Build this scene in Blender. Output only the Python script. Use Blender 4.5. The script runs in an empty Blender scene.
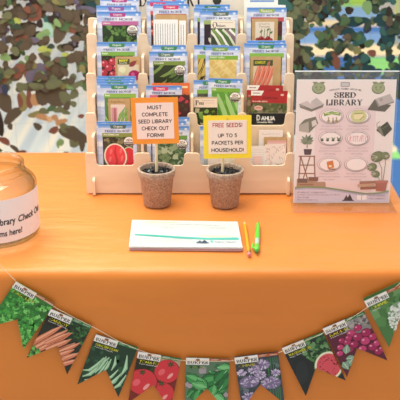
import bpy, math, random
from mathutils import Vector, Matrix, noise
C = bpy.data.collections.new('scene'); bpy.context.scene.collection.children.link(C)
PI = math.pi
TOP = 0.75                      # table height
CAMH = 0.74                     # camera above the table
F = 900.0; PITCH = math.radians(22)
cp, sp = math.cos(PITCH), math.sin(PITCH)

# ---------------------------------------------------------------- survey helpers
def ray(px, py):
    a = (px-200)/F; b = -(py-200)/F
    return Vector((a, cp + b*sp, -sp + b*cp))
EYE = Vector((0, 0, TOP+CAMH))
def on_z(px, py, z=TOP):
    d = ray(px, py); t = (z-EYE.z)/d.z
    return EYE + d*t
def on_y(px, py, Y):
    d = ray(px, py); t = (Y-EYE.y)/d.y
    return EYE + d*t

# ---------------------------------------------------------------- materials
def lin(h):
    h = h.lstrip('#'); out = []
    for i in (0, 2, 4):
        c = int(h[i:i+2], 16)/255
        out.append(c/12.92 if c <= .04045 else ((c+.055)/1.055)**2.4)
    return (*out, 1)
_m = {}
def M(hexc, rough=.5, spec=.4, metal=0, coat=0):
    k = (hexc, rough, spec, metal, coat)
    if k in _m: return _m[k]
    m = bpy.data.materials.new('colour_'+hexc.lstrip('#')); m.use_nodes = True
    b = m.node_tree.nodes['Principled BSDF']
    b.inputs['Base Color'].default_value = lin(hexc)
    b.inputs['Roughness'].default_value = rough
    b.inputs['Specular IOR Level'].default_value = spec
    b.inputs['Metallic'].default_value = metal
    b.inputs['Coat Weight'].default_value = coat
    _m[k] = m; return m
def noise_mat(name, cols, scale, rough=.6, bump=0, coords='Object', stretch=(1,1,1), detail=4, spec=.4, sheen=0, bscale=None, pos=None):
    m = bpy.data.materials.new(name); m.use_nodes = True; nt = m.node_tree; N = nt.nodes; L = nt.links
    b = N['Principled BSDF']; tc = N.new('ShaderNodeTexCoord'); mp = N.new('ShaderNodeMapping'); mp.inputs['Scale'].default_value = stretch
    L.new(tc.outputs[coords], mp.inputs[0])
    n = N.new('ShaderNodeTexNoise'); n.inputs['Scale'].default_value = scale; n.inputs['Detail'].default_value = detail
    L.new(mp.outputs[0], n.inputs['Vector'])
    r = N.new('ShaderNodeValToRGB'); L.new(n.outputs['Fac'], r.inputs[0])
    e = r.color_ramp.elements
    ps = pos or [.3 + .4*i/(len(cols)-1) for i in range(len(cols))]
    while len(e) < len(cols): e.new(.5)
    for i, c in enumerate(cols): e[i].position = ps[i]; e[i].color = lin(c)
    L.new(r.outputs[0], b.inputs['Base Color']); b.inputs['Roughness'].default_value = rough
    b.inputs['Specular IOR Level'].default_value = spec
    if sheen: b.inputs['Sheen Weight'].default_value = sheen
    if bump:
        n2 = N.new('ShaderNodeTexNoise'); n2.inputs['Scale'].default_value = bscale or scale*4; n2.inputs['Detail'].default_value = 5
        L.new(mp.outputs[0], n2.inputs['Vector'])
        bp = N.new('ShaderNodeBump'); bp.inputs['Strength'].default_value = bump; bp.inputs['Distance'].default_value = .001
        L.new(n2.outputs['Fac'], bp.inputs['Height']); L.new(bp.outputs[0], b.inputs['Normal'])
    return m
def clear_mat(name, tint, edge, refl=1.0, rough=.02):
    m = bpy.data.materials.new(name); m.use_nodes = True; nt = m.node_tree; N = nt.nodes; L = nt.links
    for n in list(N): N.remove(n)
    out = N.new('ShaderNodeOutputMaterial'); tr = N.new('ShaderNodeBsdfTransparent'); gl = N.new('ShaderNodeBsdfGlossy')
    gl.inputs['Roughness'].default_value = rough
    lw = N.new('ShaderNodeLayerWeight'); lw.inputs['Blend'].default_value = .35
    mx = N.new('ShaderNodeMix'); mx.data_type = 'RGBA'
    mx.inputs['A'].default_value = lin(tint); mx.inputs['B'].default_value = lin(edge)
    L.new(lw.outputs['Facing'], mx.inputs['Factor']); L.new(mx.outputs['Result'], tr.inputs[0])
    lf_ = N.new('ShaderNodeLayerWeight'); lf_.inputs['Blend'].default_value = .5
    pw = N.new('ShaderNodeMath'); pw.operation = 'POWER'; pw.inputs[1].default_value = 4; L.new(lf_.outputs['Facing'], pw.inputs[0])
    mu = N.new('ShaderNodeMath'); mu.operation = 'MULTIPLY_ADD'; mu.inputs[1].default_value = .35; mu.inputs[2].default_value = .045*refl; mu.use_clamp = True
    L.new(pw.outputs[0], mu.inputs[0])
    ms = N.new('ShaderNodeMixShader'); L.new(mu.outputs[0], ms.inputs[0]); L.new(tr.outputs[0], ms.inputs[1]); L.new(gl.outputs[0], ms.inputs[2])
    L.new(ms.outputs[0], out.inputs[0]); return m
WOOD = noise_mat('pale_birch', ['f3dcc2', 'e9cdb0'], 6, .55, .1, stretch=(1, 1, 8))
KRAFT = noise_mat('kraft_paper', ['c9a678', 'bd986a'], 60, .8)
PEAT = noise_mat('pressed_peat', ['8c7262', 'ae9483', 'c4aa96'], 260, .95, .9, bscale=500)
CLOTH = noise_mat('orange_polyester', ['de8127', 'd87a24'], 3, .42, .25, sheen=.18, bscale=900, spec=.5)
def add_folds(m):                       # pressed creases and soft waves of the fabric as a relief
    N = m.node_tree.nodes; L = m.node_tree.links; b = N['Principled BSDF']; tc = N.new('ShaderNodeTexCoord'); prev = b.inputs['Normal'].links[0].from_socket
    for sc_, st_, di in (((1.6, 9, 5), 1.0, .010), ((6, 16, 9), .5, .004)):
        mp = N.new('ShaderNodeMapping'); mp.inputs['Scale'].default_value = sc_; mp.inputs['Rotation'].default_value = (0, 0, .12)
        L.new(tc.outputs['Object'], mp.inputs[0]); n = N.new('ShaderNodeTexNoise'); n.inputs['Scale'].default_value = 1; n.inputs['Detail'].default_value = 3; n.inputs['Distortion'].default_value = .6
        L.new(mp.outputs[0], n.inputs['Vector']); bp = N.new('ShaderNodeBump'); bp.inputs['Strength'].default_value = st_; bp.inputs['Distance'].default_value = di
        L.new(n.outputs['Fac'], bp.inputs['Height']); L.new(prev, bp.inputs['Normal']); prev = bp.outputs[0]
    L.new(prev, b.inputs['Normal'])
add_folds(CLOTH)
GLASS = clear_mat('jar_glass', 'feffff', 'c6cbbd', 1.3)
ACRYL = clear_mat('clear_acrylic', 'ffffff', 'f8f9fb', 1.0)

# ---------------------------------------------------------------- mesh builder
class MB:
    def __init__(s): s.v = []; s.f = []; s.m = []; s.mats = []; s.sm = []
    def mi(s, m):
        if m not in s.mats: s.mats.append(m)
        return s.mats.index(m)
    def poly(s, pts, m, smooth=False):
        n = len(s.v); s.v += [tuple(p) for p in pts]; s.f.append(tuple(range(n, n+len(pts)))); s.m.append(s.mi(m)); s.sm.append(smooth)
    def mesh(s, vs, fs, m, smooth=False):
        n = len(s.v); s.v += [tuple(p) for p in vs]; k = s.mi(m)
        for f in fs: s.f.append(tuple(i+n for i in f)); s.m.append(k); s.sm.append(smooth)
    def box(s, a, b, m):
        x0, y0, z0 = a; x1, y1, z1 = b
        vs = [(x0,y0,z0),(x1,y0,z0),(x1,y1,z0),(x0,y1,z0),(x0,y0,z1),(x1,y0,z1),(x1,y1,z1),(x0,y1,z1)]
        s.mesh(vs, [(3,2,1,0),(4,5,6,7),(0,1,5,4),(1,2,6,5),(2,3,7,6),(3,0,4,7)], m)
    def prism(s, pts, fn, m):           # pts 2D outline; fn(u, v, k) -> 3D for k = 0 (front), 1 (back)
        n = len(pts); A = [fn(u, v, 0) for u, v in pts]; B = [fn(u, v, 1) for u, v in pts]
        s.mesh(A+B, [tuple(range(n)), tuple(range(2*n-1, n-1, -1))] + [(i, i+n, (i+1) % n+n, (i+1) % n) for i in range(n)], m)
    def lathe(s, prof, m, n=48, c=(0,0,0), close=False):
        vs = [(c[0]+r*math.cos(2*PI*i/n), c[1]+r*math.sin(2*PI*i/n), c[2]+z) for r, z in prof for i in range(n)]
        k = len(prof); fs = []
        for j in range(k-1 if not close else k):
            for i in range(n):
                a = j*n+i; b = j*n+(i+1) % n; d = ((j+1) % k)*n
                fs.append((a, b, d+(i+1) % n, d+i))
        s.mesh(vs, fs, m, True)
    def tube(s, pts, r, m, n=8, cap=True):
        pts = [Vector(p) for p in pts]; rs = r if isinstance(r, (list, tuple)) else [r]*len(pts)
        vs = []; prev = None
        for i, p in enumerate(pts):
            d = (pts[min(i+1, len(pts)-1)]-pts[max(i-1, 0)]).normalized()
            a = prev if prev is not None else (Vector((0,0,1)) if abs(d.z) < .9 else Vector((1,0,0)))
            a = (a-d*a.dot(d)).normalized(); prev = a; b = d.cross(a)
            for j in range(n):
                t = 2*PI*j/n; vs.append(p+(a*math.cos(t)+b*math.sin(t))*rs[i])
        fs = [(i*n+j, i*n+(j+1) % n, (i+1)*n+(j+1) % n, (i+1)*n+j) for i in range(len(pts)-1) for j in range(n)]
        s.mesh(vs, fs, m, True)
        if cap:
            s.poly(vs[:n][::-1], m); s.poly(vs[-n:], m)
    def build(s, name, parent=None, loc=None, rot=None, bevel=0):
        me = bpy.data.meshes.new(name); me.from_pydata(s.v, [], s.f)
        for m in s.mats: me.materials.append(m)
        me.polygons.foreach_set('material_index', s.m); me.polygons.foreach_set('use_smooth', s.sm); me.update()
        o = bpy.data.objects.new(name, me); C.objects.link(o)
        if parent: o.parent = parent
        if loc is not None: o.location = loc
        if rot is not None: o.rotation_euler = rot
        if bevel:
            md = o.modifiers.new('bevel', 'BEVEL'); md.width = bevel; md.segments = 2; md.limit_method = 'ANGLE'; md.angle_limit = math.radians(50)
        return o
def tag(o, label, cat, group=None, kind=None):
    if label: o['label'] = label
    if cat: o['category'] = cat
    if group: o['group'] = group
    if kind: o['kind'] = kind
    return o
def thing(name, label, cat, loc, group=None, rot=(0,0,0)):
    o = bpy.data.objects.new(name, None); C.objects.link(o); o.location = loc; o.rotation_euler = rot; o.empty_display_size = .05
    return tag(o, label, cat, group)
def fillet(pts, r, n=5):                # rounds the corners of a closed outline; r = number or list
    out = []; N = len(pts)
    for i, p in enumerate(pts):
        p = Vector(p); a = Vector(pts[i-1])-p; b = Vector(pts[(i+1) % N])-p
        rr = r[i] if isinstance(r, list) else r
        rr = min(rr, a.length*.49, b.length*.49)
        if rr <= 0: out.append(tuple(p)); continue
        s0 = p+a.normalized()*rr; s1 = p+b.normalized()*rr
        for k in range(n+1):
            t = k/n; q = s0*(1-t)**2 + p*2*t*(1-t) + s1*t*t; out.append(tuple(q))
    return out

# ---------------------------------------------------------------- lettering
_t = {}
def text_faces(s, bold=0.0, shear=0.0):
    k = (s, bold, shear)
    if k in _t: return _t[k]
    cu = bpy.data.curves.new('lettering', 'FONT'); cu.body = s; cu.offset = bold; cu.shear = shear; cu.resolution_u = 3
    ob = bpy.data.objects.new('lettering', cu); me = bpy.data.meshes.new_from_object(ob)
    vs = [(v.co.x, v.co.y) for v in me.vertices]; fs = [tuple(p.vertices) for p in me.polygons]
    bpy.data.objects.remove(ob); bpy.data.meshes.remove(me); bpy.data.curves.remove(cu)
    x0 = min(v[0] for v in vs); x1 = max(v[0] for v in vs); y0 = min(v[1] for v in vs); y1 = max(v[1] for v in vs)
    vs = [((x-x0)/(x1-x0), (y-y0)/(y1-y0)) for x, y in vs]
    _t[k] = (vs, fs, (x1-x0)/(y1-y0)); return _t[k]
def arc(cx, cy, rx, ry, a0, a1, n=8):
    return [(cx+rx*math.cos(math.radians(a0+(a1-a0)*i/n)), cy+ry*math.sin(math.radians(a0+(a1-a0)*i/n))) for i in range(n+1)]
def sf(x, y, w=.13): return [(x-w, y), (x+w, y)]
GLY = {
 'I': (.3, [[(.15,0),(.15,1)], sf(.15,0), sf(.15,1)]),
 'L': (.6, [[(.15,0),(.15,1)], sf(.15,1), [(0,0),(.55,0),(.57,.28)]]),
 'E': (.65, [[(.15,0),(.15,1)], [(0,0),(.55,0),(.58,.28)], [(0,1),(.53,1),(.55,.75)], [(.15,.52),(.42,.52)], [(.42,.38),(.42,.66)]]),
 'F': (.6, [[(.15,0),(.15,1)], sf(.15,0), [(0,1),(.53,1),(.55,.75)], [(.15,.52),(.42,.52)], [(.42,.38),(.42,.66)]]),
 'D': (.78, [[(.15,0),(.15,1)], [(0,1),(.3,1)]+arc(.3,.5,.4,.5,90,-90,12)+[(0,0)]]),
 'P': (.66, [[(.15,0),(.15,1)], sf(.15,0), [(0,1),(.3,1)]+arc(.3,.74,.28,.26,90,-90,8)+[(.15,.48)]]),
 'B': (.7, [[(.15,0),(.15,1)], [(0,1),(.3,1)]+arc(.3,.76,.24,.24,90,-90,8)+[(.15,.52)], [(.3,.52)]+arc(.32,.26,.3,.26,90,-90,8)+[(0,0)]]),
 'R': (.76, [[(.15,0),(.15,1)], sf(.15,0), [(0,1),(.3,1)]+arc(.3,.74,.28,.26,90,-90,8)+[(.15,.48)], [(.36,.48),(.62,.02),(.74,0)]]),
 'A': (.78, [[(.1,0),(.38,1)], [(.38,1),(.68,0)], [(.2,.32),(.56,.32)], sf(.1,0,.1), sf(.68,0,.12)]),
 'Y': (.72, [[(.1,1),(.36,.5)], [(.36,.5),(.62,1)], [(.36,.5),(.36,0)], sf(.36,0), sf(.1,1,.1), sf(.62,1,.1)]),
 'S': (.58, [[(.5,.72),(.48,.92)]+arc(.28,.78,.2,.22,70,230,10)+[(.3,.5)]+arc(.28,.24,.23,.26,50,-130,10)+[(.06,.1),(.05,.3)]]),
 'O': (.8, [arc(.4,.5,.36,.5,0,360,20)]),
 'U': (.8, [[(.15,1),(.15,.3)]+arc(.4,.3,.25,.3,180,360,8)+[(.65,1)], sf(.15,1), sf(.65,1,.1)]),
 'M': (.95, [[(.12,0),(.12,1)], [(.12,1),(.46,.15)], [(.46,.15),(.8,1)], [(.8,1),(.8,0)], sf(.12,0,.1), sf(.8,0)]),
 'N': (.82, [[(.12,0),(.12,1)], [(.12,1),(.68,0)], [(.68,0),(.68,1)], sf(.12,0,.1), sf(.68,1,.1), sf(.12,1,.1)]),
 'H': (.84, [[(.15,0),(.15,1)], [(.68,0),(.68,1)], [(.15,.52),(.68,.52)], sf(.15,0), sf(.15,1), sf(.68,0), sf(.68,1)]),
 'V': (.76, [[(.1,1),(.38,0)], [(.38,0),(.66,1)], sf(.1,1,.1), sf(.66,1,.1)]),
 ' ': (.35, []), '-': (.4, [[(.08,.45),(.32,.45)]]),
}
def serif_quads(s, T=.17, t=.06, gap=.1):
    out = []; x = 0
    for ch in s:
        w, st = GLY[ch]
        for pl in st:
            for (ax, ay), (bx, by) in zip(pl, pl[1:]):
                dx, dy = bx-ax, by-ay; l = math.hypot(dx, dy)
                if l < 1e-6: continue
                k = abs(dy)/l; wd = (t+(T-t)*k*k)/2
                if k > .3 and dx*dy > 0 and k < .97: wd = (t*1.2)/2
                nx, ny = -dy/l*wd, dx/l*wd; ex, ey = dx/l*wd*.3, dy/l*wd*.3
                out.append([(x+ax-nx-ex, ay-ny-ey), (x+bx-nx+ex, by-ny+ey), (x+bx+nx+ex, by+ny+ey), (x+ax+nx-ex, ay+ny-ey)])
        x += w+gap
    W = x-gap
    return [[(px/W, py) for px, py in q] for q in out]

SANS = {
 'A': (.7, [[(0,0),(.35,1),(.7,0)], [(.13,.34),(.57,.34)]]), 'B': (.56, [[(0,0),(0,1),(.3,1)]+arc(.3,.76,.2,.24,90,-90,6)+[(0,.52)], [(.3,.52)]+arc(.32,.26,.24,.26,90,-90,6)+[(0,0)]]),
 'C': (.6, [arc(.36,.5,.36,.5,50,310,12)]), 'D': (.66, [[(0,0),(0,1),(.25,1)]+arc(.25,.5,.41,.5,90,-90,10)+[(0,0)]]), 'E': (.48, [[(.48,1),(0,1),(0,0),(.48,0)], [(0,.52),(.44,.52)]]),
 'F': (.46, [[(.46,1),(0,1),(0,0)], [(0,.5),(.42,.5)]]), 'G': (.66, [arc(.36,.5,.36,.5,50,350,12)+[(.66,.46),(.4,.46)]]), 'H': (.62, [[(0,0),(0,1)], [(.62,0),(.62,1)], [(0,.52),(.62,.52)]]),
 'I': (0, [[(0,0),(0,1)]]), 'K': (.56, [[(0,0),(0,1)], [(.54,1),(0,.42)], [(.18,.6),(.58,0)]]), 'L': (.44, [[(0,1),(0,0),(.44,0)]]), 'M': (.84, [[(0,0),(.04,1),(.42,.12),(.8,1),(.84,0)]]),
 'N': (.64, [[(0,0),(0,1),(.64,0),(.64,1)]]), 'O': (.76, [arc(.38,.5,.38,.5,0,360,16)]), 'P': (.52, [[(0,0),(0,1),(.28,1)]+arc(.28,.72,.24,.28,90,-90,7)+[(0,.44)]]),
 'R': (.56, [[(0,0),(0,1),(.28,1)]+arc(.28,.73,.24,.27,90,-90,7)+[(0,.46)], [(.26,.46),(.56,0)]]), 'S': (.5, [arc(.26,.74,.22,.26,40,260,9)+[(.34,.46)]+arc(.24,.26,.26,.26,60,-140,9)]),
 'T': (.58, [[(0,1),(.58,1)], [(.29,1),(.29,0)]]), 'U': (.62, [[(0,1),(0,.32)]+arc(.31,.32,.31,.32,180,360,8)+[(.62,1)]]), 'V': (.66, [[(0,1),(.33,0),(.66,1)]]), 'W': (.98, [[(0,1),(.25,0),(.49,.9),(.73,0),(.98,1)]]),
 'Y': (.62, [[(0,1),(.31,.46),(.62,1)], [(.31,.46),(.31,0)]]), '5': (.48, [[(.44,1),(.06,1),(.04,.56)]+arc(.2,.32,.28,.3,100,-130,9)]), '!': (.04, [[(.02,1),(.02,.3)], [(.02,.1),(.02,0)]]), ' ': (.22, [])}
def sans_quads(s, T=.15, gap=.24):
    out = []; x = T/2
    for ch in s:
        w, st = SANS[ch]
        for pl in st:
            for (ax, ay), (bx, by) in zip(pl, pl[1:]):
                f = lambda v: T/2+v*(1-T)
                ay_, by_ = f(ay), f(by); dx, dy = bx-ax, by_-ay_; l = math.hypot(dx, dy)
                if l < 1e-6: continue
                nx, ny = -dy/l*T/2, dx/l*T/2; ex, ey = dx/l*T*.28, dy/l*T*.28
                out.append([(x+ax-nx-ex, ay_-ny-ey), (x+bx-nx+ex, by_-ny+ey), (x+bx+nx+ex, by_+ny+ey), (x+ax+nx-ex, ay_+ny-ey)])
        x += w+gap
    W = x-gap+T/2
    return [[(px/W, py) for px, py in q] for q in out]

# ---------------------------------------------------------------- printed artwork, inside one mesh
def clip_poly(pts, region):
    for i in range(len(region)):
        ax, ay = region[i]; bx, by = region[(i+1) % len(region)]
        out = []
        def side(p): return (bx-ax)*(p[1]-ay)-(by-ay)*(p[0]-ax)
        for j in range(len(pts)):
            p, q = pts[j-1], pts[j]; sp_, sq = side(p), side(q)
            if (sp_ >= 0) != (sq >= 0):
                t = sp_/(sp_-sq); out.append((p[0]+(q[0]-p[0])*t, p[1]+(q[1]-p[1])*t))
            if sq >= 0: out.append(q)
        pts = out
        if len(pts) < 3: return []
    return pts
class Art:                              # x right, y DOWN, in print units
    def __init__(s, mb, fn, regions, gloss=.45, eps=.00003):
        s.mb = mb; s.fn = fn; s.rg = []
        for r in regions:
            a = sum(r[i-1][0]*r[i][1]-r[i][0]*r[i-1][1] for i in range(len(r)))
            s.rg.append(r if a > 0 else r[::-1])
        s.k = 1; s.eps = eps; s.g = gloss; s.extra = []
    def mat(s, c): return c if not isinstance(c, str) else M(c, s.g)
    def poly(s, pts, c, up=True):
        if up: s.k += 1
        m = s.mat(c)
        for r in s.rg:
            q = clip_poly(list(pts), r)
            for e in s.extra:
                if q: q = clip_poly(q, e)
            if len(q) >= 3:
                a = sum(q[i-1][0]*q[i][1]-q[i][0]*q[i-1][1] for i in range(len(q)))
                if a > 0: q = q[::-1]
                s.mb.poly([s.fn(x, y, s.k*s.eps) for x, y in q], m)
    def rect(s, x0, y0, x1, y1, c): s.poly([(x0,y0),(x1,y0),(x1,y1),(x0,y1)], c)
    def window(s, x0, y0, x1, y1): s.extra = [[(x0,y0),(x1,y0),(x1,y1),(x0,y1)]]
    def full(s): s.extra = []
    def ell(s, cx, cy, rx, ry, c, rot=0, n=20, up=True):
        ca, sa = math.cos(math.radians(rot)), math.sin(math.radians(rot)); P = []
        for i in range(n):
            a = 2*PI*i/n; u, v = rx*math.cos(a), ry*math.sin(a); P.append((cx+u*ca-v*sa, cy+u*sa+v*ca))
        s.poly(P, c, up)
    def ring(s, cx, cy, rx, ry, w, c, a0=0, a1=360, n=24):
        s.k += 1
        for i in range(n):
            t0 = math.radians(a0+(a1-a0)*i/n); t1 = math.radians(a0+(a1-a0)*(i+1)/n)
            f = lambda t, d: (cx+(rx+d)*math.cos(t), cy+(ry+d)*math.sin(t))
            s.poly([f(t0,0), f(t1,0), f(t1,w), f(t0,w)], c, False)
    def line(s, pts, w, c, up=True):
        if up: s.k += 1
        for (ax, ay), (bx, by) in zip(pts, pts[1:]):
            l = math.hypot(bx-ax, by-ay) or 1; nx, ny = -(by-ay)/l*w/2, (bx-ax)/l*w/2
            s.poly([(ax-nx,ay-ny),(bx-nx,by-ny),(bx+nx,by+ny),(ax+nx,ay+ny)], c, False)
    def taper(s, pts, ws, c):            # tapered limb drawn as one outline
        L_, R_ = [], []
        for i, (x, y) in enumerate(pts):
            ax, ay = pts[max(i-1,0)]; bx, by = pts[min(i+1,len(pts)-1)]; l = math.hypot(bx-ax, by-ay) or 1
            nx, ny = -(by-ay)/l*ws[i]/2, (bx-ax)/l*ws[i]/2
            L_.append((x+nx, y+ny)); R_.append((x-nx, y-ny))
        s.k += 1
        for i in range(len(pts)-1): s.poly([L_[i], L_[i+1], R_[i+1], R_[i]], c, False)
    def leaf(s, x, y, l, w, rot, c, vein=None):
        ca, sa = math.cos(math.radians(rot)), math.sin(math.radians(rot)); P = []
        for t, d in ((0,0),(.15,.3),(.35,.5),(.6,.42),(.85,.16),(1,0),(.85,-.16),(.6,-.42),(.35,-.5),(.15,-.3)):
            u, v = t*l, d*w; P.append((x+u*ca-v*sa, y+u*sa+v*ca))
        s.poly(P, c)
        if vein: s.line([(x, y), (x+l*.9*ca, y+l*.9*sa)], max(w*.08, .15), vein)
    def blob(s, x, y, r, c, rnd, amp=.35, n=10, up=True):
        P = []
        for i in range(n):
            a = 2*PI*i/n; q = r*(1+rnd.uniform(-amp, amp)); P.append((x+q*math.cos(a), y+q*math.sin(a)))
        s.poly(P, c, up)
    def scatter(s, x0, y0, x1, y1, cols, n, r, seed, amp=.4):
        rnd = random.Random(seed)
        for i in range(n): s.blob(rnd.uniform(x0, x1), rnd.uniform(y0, y1), r*rnd.uniform(.6, 1.3), rnd.choice(cols), rnd, amp, 9, i % 3 == 0)
    def text(s, st, x, y, w, h, c, bold=0.0, shear=0.0, rot=0):   # fitted in box, y = top
        vs, fs, asp = text_faces(st, bold, shear); s.k += 1; ca, sa = math.cos(math.radians(rot)), math.sin(math.radians(rot))
        if w is None: w = h*asp
        for f in fs:
            P = [(vs[i][0]*w, h-vs[i][1]*h) for i in f]
            s.poly([(x+u*ca-v*sa, y+u*sa+v*ca) for u, v in P], c, False)
    def ctext(s, st, cx, y, h, c, bold=0.0, maxw=1e9):
        w = min(h*text_faces(st, bold)[2], maxw); s.text(st, cx-w/2, y, w, h, c, bold)
    def serif(s, st, x, y, w, h, c, T=.2, t=.07):
        s.k += 1
        for q in serif_quads(st, T, t): s.poly([(x+u*w, y+h-v*h) for u, v in q], c, False)

def _sans(s, st, x, y, w, h, c, T=.15):
    s.k += 1
    for q in sans_quads(st, T): s.poly([(x+u*w, y+h-v*h) for u, v in q], c, False)
Art.sans = _sans
# ================================================================ SETTING
def rx_plane(name, pts, m):
    b = MB(); b.poly(pts, m); return tag(b.build(name), None, None, kind='structure')
def floor_mat():
    m = bpy.data.materials.new('pale_plank_floor'); m.use_nodes = True; N = m.node_tree.nodes; L = m.node_tree.links
    b = N['Principled BSDF']; tc = N.new('ShaderNodeTexCoord'); mp = N.new('ShaderNodeMapping'); mp.inputs['Scale'].default_value = (11, .35, 1)
    L.new(tc.outputs['Object'], mp.inputs[0]); n = N.new('ShaderNodeTexNoise'); n.inputs['Scale'].default_value = 1.6; n.inputs['Detail'].default_value = 2
    L.new(mp.outputs[0], n.inputs['Vector']); r = N.new('ShaderNodeValToRGB'); L.new(n.outputs['Fac'], r.inputs[0])
    e = r.color_ramp.elements
    e[0].position = .36; e[0].color = lin('a2a7ab'); e[1].position = .64; e[1].color = lin('d4c5b0')
    q = e.new(.5); q.color = lin('b9bab7')
    L.new(r.outputs[0], b.inputs['Base Color']); b.inputs['Roughness'].default_value = .35
    return m
fb = MB(); fb.box((-7, -1.5, -.05), (7, 11, 0), floor_mat()); tag(fb.build('floor'), None, None, kind='structure')
wm = M('efeeea', .9)
for nm, a, c in (('wall_back', (-7,11,0), (7,11.1,2.9)), ('wall_left', (-7.1,-1.5,0), (-7,11,2.9)), ('wall_right', (7,-1.5,0), (7.1,11,2.9))):
    b = MB(); b.box(a, c, wm); tag(b.build(nm), None, None, kind='structure')
for nm, a, c in (('baseboard_back', (-7,10.985,0), (7,11,.1)),):
    b = MB(); b.box(a, c, M('d8d4cc', .6)); tag(b.build(nm), None, None, kind='structure')

# striped rug on the floor, far right behind the table
rb = MB(); rx0, rx1 = .62, 1.62
bands = [(3.3,6.45,'446ea8'), (6.45,6.85,'f6dcae'), (6.85,7.3,'84a8d4'), (7.3,7.55,'5080c0'), (7.55,7.85,'f6dcae'), (7.85,8.5,'94b8dc'), (8.5,9.9,'b4dc5a'), (9.9,10.4,'e8eedc')]
for y0, y1, c in bands: rb.box((rx0, y0, .001), (rx1, y1, .012), M(c, .9, .1))
for (x0, y0, x1, y1) in ((1.15,5.9,1.5,6.4), (.7,4.2,1.0,4.9), (1.2,8.6,1.45,9.3)): rb.box((x0,y0,.002), (x1,y1,.014), M('8fcf78', .9, .1))
rb.mesh([(x, y, .0145) for x, y in arc(.97, 4.36, .035, .06, 0, 360, 16)[:-1]], [tuple(range(16))], M('f3dcb4', .9))
tag(rb.build('rug'), 'blue rug with cream and green stripes on the floor behind the table', 'rug')
pb = MB(); pb.tube([(1.5,6.9,0),(1.5,6.9,1.35)], .012, M('c9d26a', .4)); pb.tube([(1.5,6.9,0),(1.5,6.9,.02)], .09, M('9aa0a0', .4))
tag(pb.build('floor_pole'), 'thin yellow green upright pole standing at the right edge of the rug', 'pole')

# ================================================================ CAMOUFLAGE NET
NY = 2.47
def net_y(x, z): return NY + .025*math.sin(5.1*x+1.1*z) + .015*math.sin(13*x+.6)
nb = MB(); rnd = random.Random(7)
NC = {'K':'3a3430','B':'605749','O':'70775a','G':'547350','g':'86aa74','D':'405244','N':'3e4862','P':'6e6a80','R':'84584a','T':'c0966e','t':'d9b890','k':'8c8a5c','W':'c9d8cc','C':'a8d4c8','Y':'b9c86a','E':'2b4a50','e':'3f6a66','V':'6c6052'}
netm = {k: M(v, .75, .2) for k, v in NC.items()}
nlay = [0]
def nblob(px, py, rx, ry, ang=0, c='B', amp=.13):
    p = on_y(px, py, NY); s = NY/cp/F*1.0; nlay[0] += 1
    n = 14; ca, sa = math.cos(math.radians(ang)), math.sin(math.radians(ang)); P = []
    dy = -.00005*(nlay[0] % 400)
    ph = rnd.uniform(0, 6.28); ph2 = rnd.uniform(0, 6.28)
    for i in range(n):
        a = 2*PI*i/n; q = 1+amp*math.sin(2*a+ph)+amp*.8*math.sin(3*a+ph2)
        u, v = rx*q*math.cos(a)*s, ry*q*math.sin(a)*s
        x = p.x+u*ca-v*sa; z = p.z+u*sa+v*ca; P.append((x, net_y(x, z)+dy, z))
    nb.poly(P, netm[c])
holes = [(12,5,4,3),(26,2,4,3),(3,12,4,4),(12,28,3.5,6),(24,19,4,2.5),(37,22,3,7),(46,20,6,5),(51,28,6,6),(2,37,3,2.5),(12,46,3,6),(26,51,5,2.5),(3,57,4,7),(17,59,7,2),
 (38,49,3,5),(55,43,8,3),(55,53,3,7),(37,60,4,1.8),(26,75,3,5),(72,6,6,5),(65,38,4,5),(71,32,3,4),(80,47,5,5),(66,53,7,3),(72,66,4,3),(80,74,5,6),(65,76,6,4),(12,82,6,8),(30,88,4,3),(45,68,3,2),(3,80,4,3),(84,22,3,5),
 (313,27,5,7),(321,29,3,3),(331,21,8,5),(342,11,5,5),(341,36,5,4),(304,41,7,3),(313,40,6,4),(317,50,6,3),(331,50,2,3),(341,52,4,2),(318,57,6,2.5),(330,68,7,3),(305,68,4,2),
 (355,5,14,5),(388,5,10,3),(366,14,12,3),(357,28,8,4),(372,34,8,6),(380,26,9,3),(365,50,10,3),(380,52,6,3),(375,61,10,5),(352,57,4,3),(352,48,4,4),(395,50,3,12),(395,8,4,4),(372,43,6,5),(340,62,4,5),(385,68,6,3)]
def in_hole(x, y, g=1.0):
    return any(((x-a)/(rx+g))**2+((y-b)/(ry+g))**2 < 1 for a, b, rx, ry in holes)
L_cols = 'BBBBBVBRPOOOOGDKgkO'; R_cols = 'EEDDGGNOeOBKee'
def dense(x0, y0, x1, y1, n, cols, rmin, rmax, seed):
    r = random.Random(seed)
    for _ in range(n):
        x, y = r.uniform(x0, x1), r.uniform(y0, y1); a, b = r.uniform(rmin, rmax), r.uniform(rmin, rmax)*.75
        if any(((x-hx)/(hrx+a*.55))**2+((y-hy)/(hry+b*.55))**2 < 1 for hx, hy, hrx, hry in holes): continue
        q = noise.noise(Vector((x*.09+seed, y*.09, 1.7))); h_ = max(1, len(cols)//2)
        pick = cols[:h_] if q > .02 else cols[h_:] if q < -.12 else cols
        nblob(x, y, a, b, r.uniform(0, 180), r.choice(pick))
dense(-60, -130, 90, 86, 1500, L_cols, 3, 7, 1)
dense(-60, -130, 90, 84, 900, 'BBBBBVBOOOGOOD', 3.4, 6.5, 12)
dense(90, -130, 296, 60, 900, 'BBOOGDKEeD', 5, 9, 2)
dense(284, -130, 318, 78, 420, 'OOBKDDGO', 3, 6, 3)
dense(310, -130, 345, 74, 420, 'ODGBEEeVK', 2.6, 5.5, 4)
dense(340, -130, 440, 74, 900, R_cols, 3, 5.5, 5)
dense(310, -130, 440, 74, 450, 'EEDDGO', 2.6, 5, 15)
dense(284, 60, 300, 132, 90, 'KDKK', 3, 6, 6)
dense(90, 60, 290, 160, 320, 'BOGDK', 5, 10, 8)
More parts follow.
